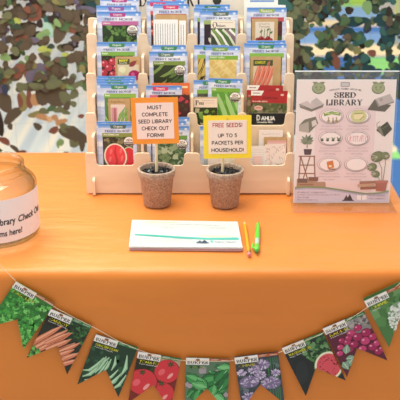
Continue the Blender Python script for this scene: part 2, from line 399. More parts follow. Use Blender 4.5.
dense(298, 72, 400, 100, 80, 'DEN', 3, 6, 9)
EXPL = [(4,90,5,10,0,'B'),(8,100,6,8,20,'B'),(15,112,9,5,40,'B'),(6,84,5,5,0,'O'),(2,120,3.5,13,0,'K'),(12.5,123,2.6,2.6,0,'B'),(7,137,5.5,3,-45,'R'),(2,146,2.4,2.2,0,'D'),(17,145,4.6,2.2,-45,'B'),(24,149,3.4,2.2,0,'R'),
 (25,99,4.5,8,0,'k'),(22,98,2.5,6,0,'R'),(31,97,3,8,0,'R'),(37,98,4,6,10,'T'),(35,84,10,4,0,'B'),(45,92,8,9,0,'B'),(50,82,8,6,0,'O'),(24,84,5,4,-30,'O'),(36,112,5,3,15,'k'),(44,115,6,3,-10,'T'),(50,117,4,2.5,0,'t'),(56,116,3,3,0,'T'),
 (39,124,4.6,2.6,-50,'B'),(55,128,5,2.8,40,'R'),(45,109,4,3,0,'O'),(53,106,4,3,20,'G'),(60,108,4.5,3,0,'O'),(66,110,4,2.6,-20,'O'),(59,95,9,9,0,'B'),(52,88,8,8,0,'B'),(66,96,6,5,-30,'O'),(75,92,3.6,5,0,'O'),(72,84,4,4,0,'g'),(74,102,3,3,0,'O'),(62,120,5,3,20,'T'),
 (70,130,9,6,-20,'B'),(78,134,8,7,0,'B'),(62,140,3,3,0,'g'),(75,141,5,3.5,0,'O'),(83,139,3.5,8,0,'B'),(82,114,3,1.8,0,'R'),(67,151,2.6,1.6,0,'B'),(79,153,3,1.6,0,'O'),(59,142,1.2,4,0,'g'),(66,126,5,4,0,'O'),(68,104,3,4,-30,'B'),
 (10,76,5,5,0,'O'),(18,72,6,5,0,'B'),(30,70,6,4,0,'O'),(44,68,8,6,0,'P'),(42,78,8,5,0,'B'),(56,74,7,6,0,'B'),(63,64,5,4,0,'O'),(44,86,4,3,0,'N'),
 (19.5,19,3.2,2.6,0,'Y'),(51,19,5,4.5,0,'e'),(50,28,5,7,20,'C'),(54,26,2.5,6,30,'g'),(18,28,4,5,0,'N'),(24,37,5,3,0,'R'),(35,38,5,3,0,'P'),(45,33,6,4,20,'g'),(46,48,6,3,0,'Y'),(52,45,3,2.6,0,'D'),(41,22,3,3.5,0,'K'),(36,12,6,7,0,'R'),(27,13,4,4,0,'N'),  # the pale cyan blob imitates a reflection seen through the net, not a leaf
 (35,63,3,3,0,'k'),(21,66,3,3,0,'P'),(29,63,4,3,30,'k'),(8,54,4,4,-20,'g'),(73,26,5,5,0,'R'),(76,20,4,4,0,'P'),(31,72,5,3,0,'R'),(6,75,3,4,0,'R'),(66,53,3,2,0,'Y'),(8,86,3,4,0,'N'),(64,18,4,5,0,'N'),(60,33,5,8,-30,'B'),(74,57,8,4,0,'B'),(70,45,7,3,0,'K'),(60,61,4,5,0,'k'),
 (290,8,6,11,0,'K'),(330,10,8,3,10,'V'),(299,5,7,5,0,'O'),(313,6,6,5,0,'D'),(300,30,7,6,0,'O'),(297,52,9,5,0,'O'),(296,62,5,7,0,'G'),(310,64,7,4,0,'D'),(320,62,5,4,0,'g'),(333,52,6,3,0,'B'),(335,60,3.5,7,10,'R'),(322,41,4,5,20,'g'),(330,33,4,6,20,'B'),(338,27,7,5,0,'E'),
 (318,33,4,3,-30,'O'),(328,42,4,4,0,'G'),(348,9,4,3,0,'K'),(343,20,5,5,0,'O'),(354,20,9,4.5,10,'E'),(346,30,7,4,0,'E'),(366,27,4,4,0,'N'),(381,18,7,4.5,-10,'E'),(384,22,7,3,0,'E'),(396,25,4,7,0,'D'),(359,37,6,4,-30,'e'),(346,41,3.5,5,0,'B'),(368,42,5,3,20,'G'),(388,37,5,9,0,'E'),(371,52,4,3,0,'R'),(388,51,3,5,0,'D'),(356,36,4,3,0,'G'),
 (346,35,4,2.5,0,'V'),(356,49,3,4,0,'k'),(350,46,3,3,0,'O'),(358,58,6,3.4,0,'N'),(348,64,3,8,0,'E'),(360,67,6,4,20,'N'),(383,30,5,3,-30,'e'),(365,59,5,3,0,'E'),(311,24,2,2,0,'G'),(309,52,5,2,-30,'D'),(318,57,4,2,0,'e'),(366,6,4,6,0,'g'),(386,27,3,2,0,'N')]
for e in EXPL: nblob(e[0], e[1], e[2]*1.12, e[3]*1.12, *e[4:])
# thin net cords that carry the leaves
cord = M('a8a89c', .8)
xL = on_y(-60, 0, NY).x; xR = on_y(440, 0, NY).x
zT = on_y(200, -130, NY).z; zB = on_y(200, 150, NY).z
for i in range(16):
    x = xL+(xR-xL)*i/15; nb.tube([(x, net_y(x, z)+.004, z) for z in (zB, (zB+zT)/2, zT)], .0003, cord, 4, False)
for j in range(10):
    z = zB+(zT-zB)*j/9; nb.tube([(xL+(xR-xL)*k/24, net_y(xL+(xR-xL)*k/24, z)+.005, z) for k in range(25)], .0003, cord, 4, False)
nb.tube([(xL-.1, NY+.0, zT), (xR+.1, NY+.0, zT)], .012, M('3b3b38', .4))
for x in (xL-.1, xR+.1):
    nb.tube([(x, NY, .0), (x, NY, zT+.02)], .014, M('3b3b38', .4))
    nb.box((x-.16, NY-.16, 0), (x+.16, NY+.16, .015), M('3b3b38', .4))
tag(nb.build('camouflage_net'), 'green and brown camouflage net hanging on a stand behind the table', 'net')

# ================================================================ TABLE AND CLOTH
YB = on_z(200, 153).y; YF = on_z(200, 267).y; XR = .43; XL = -1.42
tb = thing('folding_table', 'white folding table under the orange cloth', 'table', ((XL+XR)/2, (YB+YF)/2, 0))
hx, hy = (XR-XL)/2-.004, (YB-YF)/2-.004
b = MB(); b.box((-hx,-hy,TOP-.045), (hx,hy,TOP-.004), M('e8e6e0', .5)); b.build('tabletop', tb)
for sx in (-1, 1):
    for sy in (-1, 1):
        b = MB(); b.tube([(sx*(hx-.2), sy*(hy-.06), TOP-.046), (sx*(hx-.2), sy*(hy-.06), .0)], .014, M('70706e', .4)); b.build('leg', tb)
def fold(s, a, b_, r=.018):            # distance along the sheet -> (position, drop)
    if s < a: e = a-s; sg = -1; ed = a
    elif s > b_: e = s-b_; sg = 1; ed = b_
    else: return s, 0
    q = r*PI/2
    if e < q: return ed+sg*r*math.sin(e/r), r*(1-math.cos(e/r))
    return ed+sg*r, r+e-q
cb = MB(); HG = .725
def grid1(a, b_, n_in, n_out, r=.018):
    q = r*PI/2
    out = [a-q-HG+r + (HG-r)*i/n_out for i in range(n_out)] + [a-q+q*i/6 for i in range(6)]
    out += [a+(b_-a)*i/n_in for i in range(n_in)] + [b_+q*i/6 for i in range(6)] + [b_+q+(HG-r)*i/n_out for i in range(n_out+1)]
    return out
gx = grid1(XL, XR, 150, 12); gy = grid1(YF, YB, 70, 40)
vs = []
def ridge(d, w): return math.exp(-(d/w)**2)
for t in gy:
    for s in gx:
        x, dx = fold(s, XL, XR); y, dy = fold(t, YF, YB); z = TOP-max(dx, dy)
        if dx == 0 and dy == 0:
            w = .0018*(noise.noise(Vector((x*5, y*22, .3)))+.5) + .0008*noise.noise(Vector((x*12, y*40, 2)))
            k = min(1, min(x-XL, XR-x, y-YF, YB-y)/.03); z += max(0, w)*k
            # pressed fold lines running along the table
            z += k*.0016*ridge(y-1.93-.03*math.sin(3*x), .006) + k*.0012*ridge(y-2.04+.05*x, .007); z = min(z, TOP+.0028)
        elif dy > .018 and dx == 0:
            k = min(1, dy/.08); sg = -1 if t < YF else 1
            off = .003*noise.noise(Vector((x*4.2, z*1.6, 5)))+.001*noise.noise(Vector((x*13, z*11, 9)))+.0015
            off += .0009*ridge((x+.05*(z))+.18, .006)+.0009*ridge(z-.648+.05*x, .004)+.0009*ridge(x-.31-.2*(z-.5), .005)
            y += sg*off*k
        elif dx > .018:
            k = min(1, dx/.08); x += (1 if s > XR else -1)*k*(.01+.008*noise.noise(Vector((y*5, z*2, 1))))
        vs.append((x, y, z))
nx = len(gx)
cb.mesh(vs, [(j*nx+i, j*nx+i+1, (j+1)*nx+i+1, (j+1)*nx+i) for j in range(len(gy)-1) for i in range(nx-1)], CLOTH, True)
tag(cb.build('tablecloth'), 'orange fabric tablecloth draped over the long table', 'tablecloth')

# ================================================================ DISPLAY RACK
Y0 = on_z(190, 195).y; DY = .040; DZ = .079; ZL = TOP+.004
def pxs(r): # metres per pixel at tier r (4 = lowest)
    Y = Y0+(4-r)*DY+.02; z = CAMH-(4-r)*DZ-.1
    return (Y*cp+z*sp)/F
U = pxs(3)
def X(px, r=4): return (px-200)*pxs(r)
SH = .0944                      # shoulder height of a pocket front
rack = thing('seed_packet_rack', 'pale wooden tiered rack with four rows of pockets holding seed packets', 'rack', (X(190), Y0, ZL))
xl, xr = X(86)-X(190), X(294.5)-X(190)
dv = [X(p)-X(190) for p in (94, 142.8, 192, 242, 288.5)]
def lip_outline(h, ucut, hwid=.0165):
    pts = [(xl, 0), (xr, 0), (xr, h)]; rr = [.003, .003, .006]
    for i in range(3, -1, -1):
        a, b_ = dv[i]+hwid, dv[i+1]-hwid
        if i == 3: b_ = xr-.020
        if i == 0: a = xl+.022
        pts += [(b_, h), (b_-.003, h-ucut), (a+.003, h-ucut), (a, h)]; rr += [.007, .007, .007, .007]
    pts += [(xl, h)]; rr += [.006]
    return fillet(pts, rr)
for r in range(4, 0, -1):
    k = 4-r; yy = k*DY; z0 = k*DZ
    b = MB(); b.prism(lip_outline(SH, .029, .0165 if r == 4 else .0095), lambda u, v, q: (u, yy+q*.005, z0+v), WOOD); b.build('pocket_front', rack, bevel=.0006)
    b = MB(); b.box((xl+.004, yy+.0052, z0-.0), (xr-.004, yy+DY-.0002, z0+.005), WOOD); b.build('pocket_floor', rack)
b = MB(); b.prism(lip_outline(.122, .03), lambda u, v, q: (u, 4*DY+q*.005, 3*DZ+v), WOOD); b.build('back_panel', rack, bevel=.0006)
for i, d in enumerate(dv):
    P = [(-.013 if i in (0, 4) else .0055, 0), (4*DY-.0005, 0), (4*DY-.0005, 3*DZ+.118)]; rr = [.002, .001, .004]
    for r in range(1, 5):
        k = 4-r; P += [(k*DY+.009, k*DZ+SH+(.036 if r > 1 else .014)), (k*DY+.0055, k*DZ+SH-.02)]; rr += [.005, 0]
        P += [] if k == 0 else [(k*DY-.0005, k*DZ-.0+.02)]; rr += [] if k == 0 else [0]
        if k: P[-1] = (k*DY-.0005, (k-1)*DZ+SH+.034); rr[-1] = .001
    if i in (0, 4): P += [(.0055, .040), (-.013, .036)]; rr += [.001, .006]
    b = MB(); o_ = fillet(P, rr)
    b.prism(o_, lambda u, v, q: (d-.0028+q*.0056, u, v), WOOD)
    b.build('side_panel' if i in (0, 4) else 'divider', rack)
# header board above the top row, its lettering runs out of the frame
hb = MB(); zb = 3*DZ+.10; hbx0, hbx1 = X(120,1)-X(190), X(262,1)-X(190)
hb.box((hbx0, 4*DY+.0055, zb), (hbx1, 4*DY+.0095, zb+.12), M('f2e6d6', .6))
ha = Art(hb, lambda x, y, e: (x, 4*DY+.0053-e, -y), [[(hbx0,-zb-.12),(hbx1,-zb-.12),(hbx1,-zb),(hbx0,-zb)]])
pbase = on_y(196, 6, Y0+4*DY+.005).z-ZL
k1 = (Y0*cp)/F*1.16
ha.serif('SEED LIBRARY', X(118,1)-X(190), -pbase-.03, X(202,1)-X(118,1), .03, '2e2a28')
ha.leaf(X(217,1)-X(190), -pbase, .03, .02, -90, '3a3a30')
hb.build('header_board', rack)['label'] = 'cream header board with dark lettering'

# ================================================================ SEED PACKETS
def sky_print():
    m = bpy.data.materials.new('printed_sky'); m.use_nodes = True; N = m.node_tree.nodes; L = m.node_tree.links
    b = N['Principled BSDF']; tc = N.new('ShaderNodeTexCoord'); n = N.new('ShaderNodeTexNoise'); n.inputs['Scale'].default_value = 45; n.inputs['Detail'].default_value = 4
    mp = N.new('ShaderNodeMapping'); mp.inputs['Scale'].default_value = (.6, 1, 1.6)
    L.new(tc.outputs['Object'], mp.inputs[0]); L.new(mp.outputs[0], n.inputs['Vector'])
    r = N.new('ShaderNodeValToRGB'); L.new(n.outputs['Fac'], r.inputs[0]); e = r.color_ramp.elements
    e[0].position = .38; e[0].color = lin('b2bee6'); e[1].position = .66; e[1].color = lin('f2f2f8')
    L.new(r.outputs[0], b.inputs['Base Color']); b.inputs['Roughness'].default_value = .25; b.inputs['Coat Weight'].default_value = .2
    return m
SKY = sky_print()
TH = .0012; LEAN = math.radians(6)
def place(r, x0, x1, ytop, layer):
    k = 4-r; by = Y0+k*DY+.0075+layer*.0026; bz = ZL+k*DZ+.0056
    n = Vector((0, math.cos(LEAN), -math.sin(LEAN))); base = Vector((0, by, bz))
    d = ray((x0+x1)/2, ytop); t = n.dot(base-EYE)/n.dot(d); p = EYE+d*t
    L_ = (p-base).dot(Vector((0, math.sin(LEAN), math.cos(LEAN))))
    u = (p.y*cp+(EYE.z-p.z)*sp)/F
    return Vector((p.x, by, bz)), L_, (x1-x0)*u, u
def packet(name, label, cat, r, x0, x1, ytop, layer, body, draw, tilt=0, group='seed packets standing in the rack', gloss=.35, th=TH):
    loc, L_, W, u = place(r, x0, x1, ytop, layer)
    b = MB(); out = fillet([(-W/2, 0), (W/2, 0), (W/2, L_), (-W/2, L_)], .0015, 2)
    b.prism(out, lambda a, c, q: (a, (-th/2 if q == 0 else th/2), c), body)
    A = Art(b, lambda x, y, e: (x*u-W/2, -th/2-e, L_-y*u), [[(.1,.1),(x1-x0-.1,.1),(x1-x0-.1,L_/u-.3),(.1,L_/u-.3)]], gloss, .00001)
    if draw: draw(A, x1-x0, L_/u)
    o = b.build(name, None, loc, (-LEAN, math.radians(tilt), 0))
    if tilt: o.location.z += abs(math.sin(math.radians(tilt)))*W/2
    return tag(o, label, cat, group)
def organic(banner, strip, photo, badge=True, word='Organic', title='', bx=.5):
    def d(A, w, h):
        A.rect(0, 0, w, 2.6, '5b8fd8'); A.rect(0, 2.2, w, 4.2, '7fa6e0')
        c = w*bx; A.poly([(c-8.2,1.4),(c+8.2,1.4),(c+7.4,5.2),(c-7.4,5.2)], banner)
        A.ctext(word, c, 2.0, 2.6, 'f4f4f0', .008, 11)
        A.rect(w-5, 2, w-2.6, 4, 'dfe8f8')
        A.serif('FERRY-MORSE', w*.17, 6.6, w*.64, 2.0, '4a4f78', .2, .1)
        A.rect(w*.10, 9.6, w*.94, 14, strip)
        if title: A.text(title, w*.13, 10.5, None, 1.7, 'f2f4e4', .02)
        px0, px1 = w*.11, w*.9
        A.window(px0, 13.6, px1, h-3); photo(A, px0, 13.6, px1, h-3); A.full()
        if badge:
            bx_, by_ = w*.80, 18.5
            A.ell(bx_, by_, 5.8, 5.4, '4a3a34'); A.ell(bx_, by_, 5.3, 4.9, 'f3efe6')
            A.poly([(bx_-5.1,by_+.3),(bx_+5.1,by_+.3),(bx_+3.6,by_+3.6),(bx_,by_+4.8),(bx_-3.6,by_+3.6)], '5d5048')
            A.ctext('USDA', bx_, by_-3, 2.6, '7a2f33', .03, 6.5); A.ctext('ORGANIC', bx_, by_+.9, 1.3, 'f3efe6', .02, 7.5)
    return d
def ph_leafy(cols, bg, r=2.0, n=60, seed=1):
    def p(A, x0, y0, x1, y1): A.rect(x0, y0, x1, y1, bg); A.scatter(x0, y0, x1, y1, cols, n, r, seed)
    return p
def ph_balls(bg, c, hi, R=4, seed=1, leaf='4d7a3a'):
    def p(A, x0, y0, x1, y1):
        A.rect(x0, y0, x1, y1, bg); A.scatter(x0, y0, x1, y0+8, [leaf, '35552c', '27301f'], 16, 1.8, seed)
        for i, (x, y) in enumerate([(3,8),(11,6),(7,12),(15,12),(2,17),(11,19),(19,17),(22,8),(27,13),(6,25),(16,26),(25,24),(32,20),(31,29)]):
            A.ell(x0+x, y0+y, R, R*.9, '5a1220'); A.ell(x0+x, y0+y, R*.92, R*.82, c); A.ell(x0+x-R*.3, y0+y-R*.3, R*.28, R*.22, hi, 30)
    return p
def ph_melon(A, x0, y0, x1, y1):
    A.rect(x0, y0, x1, y1, '4a4033'); A.scatter(x0, y0, x1, y0+6, ['5c7038','39301f','8a7d5a'], 22, 2, 5)
    A.ell(x0+26, y0+22, 8, 12, 'c8d8a8'); A.ell(x0+26, y0+22, 7, 11, 'd8323c')
    A.ell(x0+12.5, y0+20, 12, 14, '6c8a4c', -8); A.ell(x0+12.5, y0+20, 11.5, 13.4, 'f6e2d2', -8); A.ell(x0+12.5, y0+20, 10.2, 12.2, 'e8474c', -8)
    A.taper([(x0+13,y0+9),(x0+12,y0+16),(x0+14,y0+24),(x0+13,y0+31)], [.6,2.4,2.2,.6], 'c92f3a')
    for a, c in ((8,15),(18,14),(7,23),(19,22)): A.ell(x0+a, y0+c, 1.2, 3, 'f27070', 15)
def ph_pods(bg, cols, n=16, ang=-30, w=2.4, seed=2, ln=26):
    def p(A, x0, y0, x1, y1):
        A.rect(x0, y0, x1, y1, bg); r = random.Random(seed)
        for i in range(n):
            x, y = r.uniform(x0-6, x1), r.uniform(y0, y1); a = math.radians(ang+r.uniform(-14, 14)); l = ln*r.uniform(.6, 1.1)
            q = [(x+l*t*math.cos(a), y+l*t*math.sin(a)+2.5*math.sin(PI*t)) for t in (0,.2,.5,.8,1)]
            c = r.choice(cols); A.taper(q, [.4, w*.9, w, w*.8, .3], '2c3320'); A.taper(q, [.3, w*.66, w*.75, w*.6, .2], c)
    return p
def ph_corn(A, x0, y0, x1, y1):
    A.rect(x0, y0, x1, y1, 'c9a25c')
    for i in range(-2, 7):
        bx, by = x0-4+i*8, y0-4
        q = [(bx, by), (bx+14, by+14), (bx+30, by+30)]
        A.taper(q, [6.5, 7.5, 6], 'f0d48c' if i % 2 else 'e6c274')
        for j in range(13):
            t = j*2.3
            for s in (-1.7, 0, 1.7): A.ell(bx+t+s*.7, by+t-s*.7, .75, .6, 'fae7ae' if (j+i) % 3 else 'd9ab52', 45, 6, False)
        A.line([(bx+3.5,by-3.5),(bx+32,by+25)], .7, '9b7434')
def ph_onion(A, x0, y0, x1, y1):
    A.rect(x0, y0, x1, y1, '3d4636')
    for i, c in enumerate(['e8e6d2','7d9a4c','f0eee2','53703a','d8dcc0','8d6a7a','f4f2e8','6d8c44']):
        A.taper([(x0-2+i*3.4, y0+1), (x0+4+i*3.6, y0+8), (x0+11+i*3.7, y0+20)], [2.4, 2.2, 2.8], c)
def ph_root(c1, c2, bg):
    def p(A, x0, y0, x1, y1):
        A.rect(x0, y0, x1, y1, bg); A.scatter(x0, y0, x1, y0+5, ['5e8a3e','3f6a30'], 12, 2, 3)
        for i in range(6):
            x = x0+2+i*6; A.taper([(x+4, y0+2), (x+2, y0+12), (x-1, y0+26)], [3.4, 3.6, 1], '8a3b32'); A.taper([(x+4, y0+2), (x+2, y0+12), (x-1, y0+26)], [2.8, 3, .8], c1 if i % 2 else c2)
    return p
GR, MG, PK, YG = '3f8a58', 'b0408a', 'd8406e', '9ab04a'
G1 = 'organic seed packets in the rack'
OP = lambda lab, *a, **k: packet('seed_packet', lab, 'seed packet', *a, group=G1, **k)
lf = ph_leafy(['3f5f2c','55793a','2e4722','6e8f4c'], '2a3a20', 2.2, 80, 3)
# tier 1 column 1
OP('rearmost organic packet in the top left pocket, its magenta banner cut by the frame', 1, 100,138.5,-3, 3, SKY, organic(MG,'b84a86',lf))
OP('organic packet with purple banner, middle one of the three in the top left pocket', 1, 96.3,136,5.5, 2, SKY, organic('8c5aa8','9a5a9a',lf), tilt=0)
OP('organic packet with magenta title strip over dark leafy greens, front of top left pocket', 1, 97,140.8,11.5, 1, SKY, organic(MG,'c06a9c',lf,title='Lettuce',bx=.47))
# tier 2 column 1
OP('organic packet showing round red radishes, second pocket down on the far left', 2, 96.5,137,42, 1, SKY, organic(GR,'7fae4a',ph_balls('3a2a22','c23a4a','f0a8a8',4.2),badge=False,title='Radish'))
def kraft_beet(A, w, h):
    A.rect(2.6, 2.4, 14.6, 8, '4c5228'); A.text('BEET', 4, 3, 9, 2, 'f4ea52', .03); A.text('Seeds', 4, 5.6, 8, 1.4, 'f4f0d0')
    A.window(2.4, 8, w-1.5, h-4); A.rect(2.4, 8, w-1.5, h-4, 'dccab0'); A.ell(8, 14, 5, 4.6, 'd8cfa0'); A.ell(7, 13, 3.4, 3.2, 'ece4c0')
    A.ell(19, 19, 6, 5.4, 'a81e5e'); A.ell(17.5, 17.5, 2, 1.6, 'd05a90'); A.ell(9, 22, 5, 4, 'd8a8a0'); A.full()
    A.leaf(14, 10, 10, 5, -38, '8a3c3a')
packet('seed_envelope', 'small kraft seed envelope with a magenta beet, leaning before the radish packet', 'seed packet', 2, 115,140,56.5, 0, KRAFT, kraft_beet)
# tier 3 column 1
OP('rearmost organic packet in the far left pocket of the third row, blue top showing', 3, 97,136,76, 4, SKY, organic(GR,'7fae4a',lf))
OP('organic packet second from the back in the far left pocket of the third row', 3, 96.3,135,78.5, 3, SKY, organic(GR,'7fae4a',lf,bx=.43))
OP('organic packet with its pale left edge showing, just behind the green bean packet', 3, 97,134,81, 2, SKY, organic(GR,'5d9a6a',lf,bx=.5))
OP('organic packet of green bean pods behind a small kraft envelope, third row far left', 3, 100,138,84, 1, SKY, organic(GR,'8fb84c',ph_pods('5f8a4a',['9fce7c','7fb65e','b4da90'],24,60,3.4,4),badge=False,title='Bean'))
def kraft_pod(A, w, h):
    A.rect(2.5, 6, w-5, h-12, 'ead0c4'); A.window(2.5, 6, w-3, h-10); A.rect(3, 9, 9, h-12, 'd89a9c'); A.rect(5.5, 10, 7.5, h-12, 'b86a70')
    for i in range(4): A.taper([(9+i*3.5, 27), (12+i*3.4, 17), (17+i*3, 9)], [1.6, 3, 1], '5f8a3a'); A.taper([(9+i*3.5, 27), (12+i*3.4, 17), (17+i*3, 9)], [.8, 1.8, .5], '93b85c')
    A.full(); A.text('Pole Bean', 3, 2.4, 13, 1.8, '7a5c3a')
packet('seed_envelope', 'small kraft envelope with pink and green pods, third row, left of orange card sign', 'seed packet', 3, 108,130,98.5, 0, KRAFT, kraft_pod)
# tier 4 column 1
OP('organic packet mostly hidden behind the watermelon packet', 4, 96.5,132,121.5, 2, SKY, organic(GR,'8a9a4c',lf))
OP('organic packet with a cut red watermelon half, front of the bottom left pocket', 4, 98,136.5,123.5, 1, SKY, organic('4a6a5c','8a944a',ph_melon,title='WATERMELON',bx=.52))
# tier 1 column 2
OP('rearmost organic packet in the pocket with white cards, banner cut by the frame', 1, 150,186,-3, 5, SKY, organic(PK,'c84a6a',lf))
OP('organic packet behind left of the one with white cards in the top row', 1, 146.5,184,1, 4, SKY, organic(PK,'d05a5a',ph_balls('50302a','c04a3a','f0b090',4),badge=False,bx=.3))
OP('organic packet with pink banner behind two white cards, top row second pocket', 1, 153,188.5,4, 3, SKY, organic(PK,'c0484c',ph_root('d86a44','e08a5a','6a5030'),badge=False))
packet('seed_envelope', 'kraft envelope whose brown top edge shows above the white cards', 'seed packet', 1, 155,187,14.5, 2, KRAFT, None)
def card_lines(A, w, h):
    for i in range(int(w/2.6)): A.line([(2+i*2.4, 4), (2+i*2.4, h-5 if i % 2 else h*.6)], .5, '8d8a90' if i else '5a565c')
packet('instruction_card', 'wide white card printed with small sideways text, top row second pocket', 'card', 1, 153.5,178,19.5, 1, M('f4f0ee',.6), card_lines, group='white cards in the top row')
packet('instruction_card', 'narrow white card at the right of the wide one, top row second pocket', 'card', 1, 179,186,20.5, 1, M('f4f0ee',.6), card_lines, group='white cards in the top row')
# tier 2 column 2
OP('organic packet rear of the second row second pocket, green banner above the cucumber packet', 2, 152,186,45, 2, SKY, organic(GR,'6a9a4a',lf))
OP('organic packet of dark green cucumbers under an olive strip, second row second pocket', 2, 149,187.5,51.5, 1, SKY, organic('5a7a6a','7a9040',ph_pods('2f3a22',['5d7a3e','48663a','7d9850'],24,-32,4,8),title='Cucumber',bx=.44))
# tier 3 column 2
def orange_pk(A, w, h):
    A.rect(0, 0, w, 12, 'e2703a'); A.rect(w-9, 3, w-2, 5, 'f8dcb0'); A.rect(0, 12, w, h, '4a2420')
    A.scatter(w-14, 13, w, h-4, ['a82a30','7a1e26','d8b84a','3a4a28','c24a3a'], 40, 2.4, 9)
packet('seed_packet', 'orange topped packet of red peppers sticking out right of the orange card sign', 'seed packet', 3, 152,189.6,83, 2, M('e2703a',.4), orange_pk)
OP('organic packet with pink banner directly above the orange card sign', 3, 146,182,85.5, 1, SKY, organic(PK,'d86a80',lf,badge=False,bx=.4))
packet('seed_packet', 'packet with red flowers behind the upper right corner of the orange card sign', 'seed packet', 3, 158,189,95, 0, M('4a2a26',.4), lambda A,w,h: A.scatter(0,0,w,h,['8a2a30','5a1e24','c04050','3c4a2a'],60,2.2,19))
# tier 4 column 2
OP('organic packet rear of the bottom row pocket behind the left pot, blue top showing', 4, 150,189.6,117, 3, SKY, organic(GR,'7fae4a',lf))
OP('organic packet second in the bottom row pocket behind the left pot', 4, 146.5,186,121, 2, SKY, organic(GR,'7fae4a',lf))
OP('organic packet of pale curly lettuce behind the left pot', 4, 152,189.5,126, 1, SKY, organic(GR,'6f9a48',ph_leafy(['9aa884','7d9268','b8c2a0','5f7a50','44603c'],'4a5c3c',2.4,150,6)))
# tier 1 column 3
eg = ph_leafy(['3a2430','5a3446','2a1c26','e0d8c8'], '33222a', 3, 30, 4)
OP('organic packet rearmost in the top row third pocket', 1, 195,230,4.5, 3, SKY, organic('3a7a5a','8ab05c',eg))
OP('organic packet leftmost in the top row third pocket, dark purple picture at its left edge', 1, 194,226,8, 2, SKY, organic('3a7a5a','8ab05c',eg,badge=False))
OP('organic packet with dark banner behind the onion envelope, top row third pocket', 1, 200,238,10.5, 1, SKY, organic('5a6a5c','a0b070',eg,badge=False,bx=.55))
def onion_env(A, w, h):
    A.rect(0, 0, w, 8, 'f0e2d2'); A.serif('O', 1.8, 1.6, 4.2, 5.4, '2c2622'); A.text('nion', 6.4, 3.9, 8, 2.6, '3a3230', .02); A.line([(8, 2), (22, 2)], .4, 'b8a898')
    A.window(0, 7.6, w, h); ph_onion(A, 0, 7.6, w, h); A.full()
packet('seed_envelope', 'small envelope labelled onion with green and white stalks, top row third pocket', 'seed packet', 1, 211,235.5,20.5, 0, M('efe2d2',.6), onion_env)
# tier 2 column 3
OP('organic packet left rear of the corn packet, yellow pods at its left edge', 2, 194,228,45, 2, SKY, organic(GR,'9ab84c',ph_pods('3a3a24',['d8b45a','c89a40'],14,-60,6,5),badge=False))
OP('organic packet of pale yellow sweet corn, second row third pocket', 2, 205.5,240.2,46, 1, SKY, organic('7aa050','7fae3c',ph_corn,badge=False,title='SWEET CORN',bx=.42))
# tier 3 column 3
OP('organic packet left rear of the pea packet with pale sides', 3, 193.5,228,80, 3, SKY, organic(GR,'7fae4a',ph_leafy(['4a4a3a','d8d4c8','6a6a52'],'5a5648',3,30,2),badge=False))
def pea_photo(A, x0, y0, x1, y1):
    A.rect(x0, y0, x1, y1, '5f9a3c'); A.scatter(x0, y0, x1, y1, ['6fae48','4c8434'], 20, 3, 4)
    for i in range(4):
        q = [(x0+6+i*8, y0+2), (x0+9+i*8, y0+10), (x0+14+i*8, y0+22), (x0+21+i*8, y0+34)]
        A.taper(q, [2, 5.6, 6, 2], '4c8434'); A.taper(q, [1.4, 4.6, 5, 1.6], 'a4cc84')
OP('organic packet of light green pea pods right above the yellow card sign', 3, 206,240.2,79, 1, SKY, organic(GR,'7fae3c',pea_photo,title='PEA',bx=.42), tilt=2)
def pea_env(A, w, h):
    A.rect(0, 0, w, 1.4, 'c8a880'); A.rect(0, 1.4, w, 10.5, 'f2ddcc'); A.serif('P', 2, 3.4, 3.2, 4.6, '2c2622'); A.text('eas', 5.4, 5.2, 5, 2.6, '3a3230', .02); A.line([(8, 3.6), (w-3, 3.6)], .4, 'c0a898'); A.line([(12, 6), (w-3, 6)], .4, 'c0a898')
    A.window(0, 10.5, w, h); A.rect(0, 10.5, w, h, '2e3a1e'); A.scatter(0, 11, w, h, ['6f9a3c','3a5224','c8bc98','88a858'], 40, 2, 8); A.full()
packet('seed_envelope', 'small envelope labelled peas at the upper left of the yellow card sign', 'seed packet', 3, 193.5,217.5,97, 0, M('f2ddcc',.6), pea_env)
# tier 4 column 3
OP('organic packet with blue edge just left of the yellow card sign in the bottom row', 4, 200,236,126, 2, SKY, organic(GR,'8aa0b8',ph_leafy(['a8b0b8','c8ccd0','8a9098'],'b4bac0',3,20,2),badge=False))
packet('seed_envelope', 'pale pinkish envelope below the yellow card sign in the bottom row', 'seed packet', 4, 208,222,138, 1, M('ecdcd4',.6), None)
packet('seed_envelope', 'pale cream envelope behind the stick of the yellow card sign', 'seed packet', 4, 222.5,236,141, 1, M('e4dcd0',.6), None)
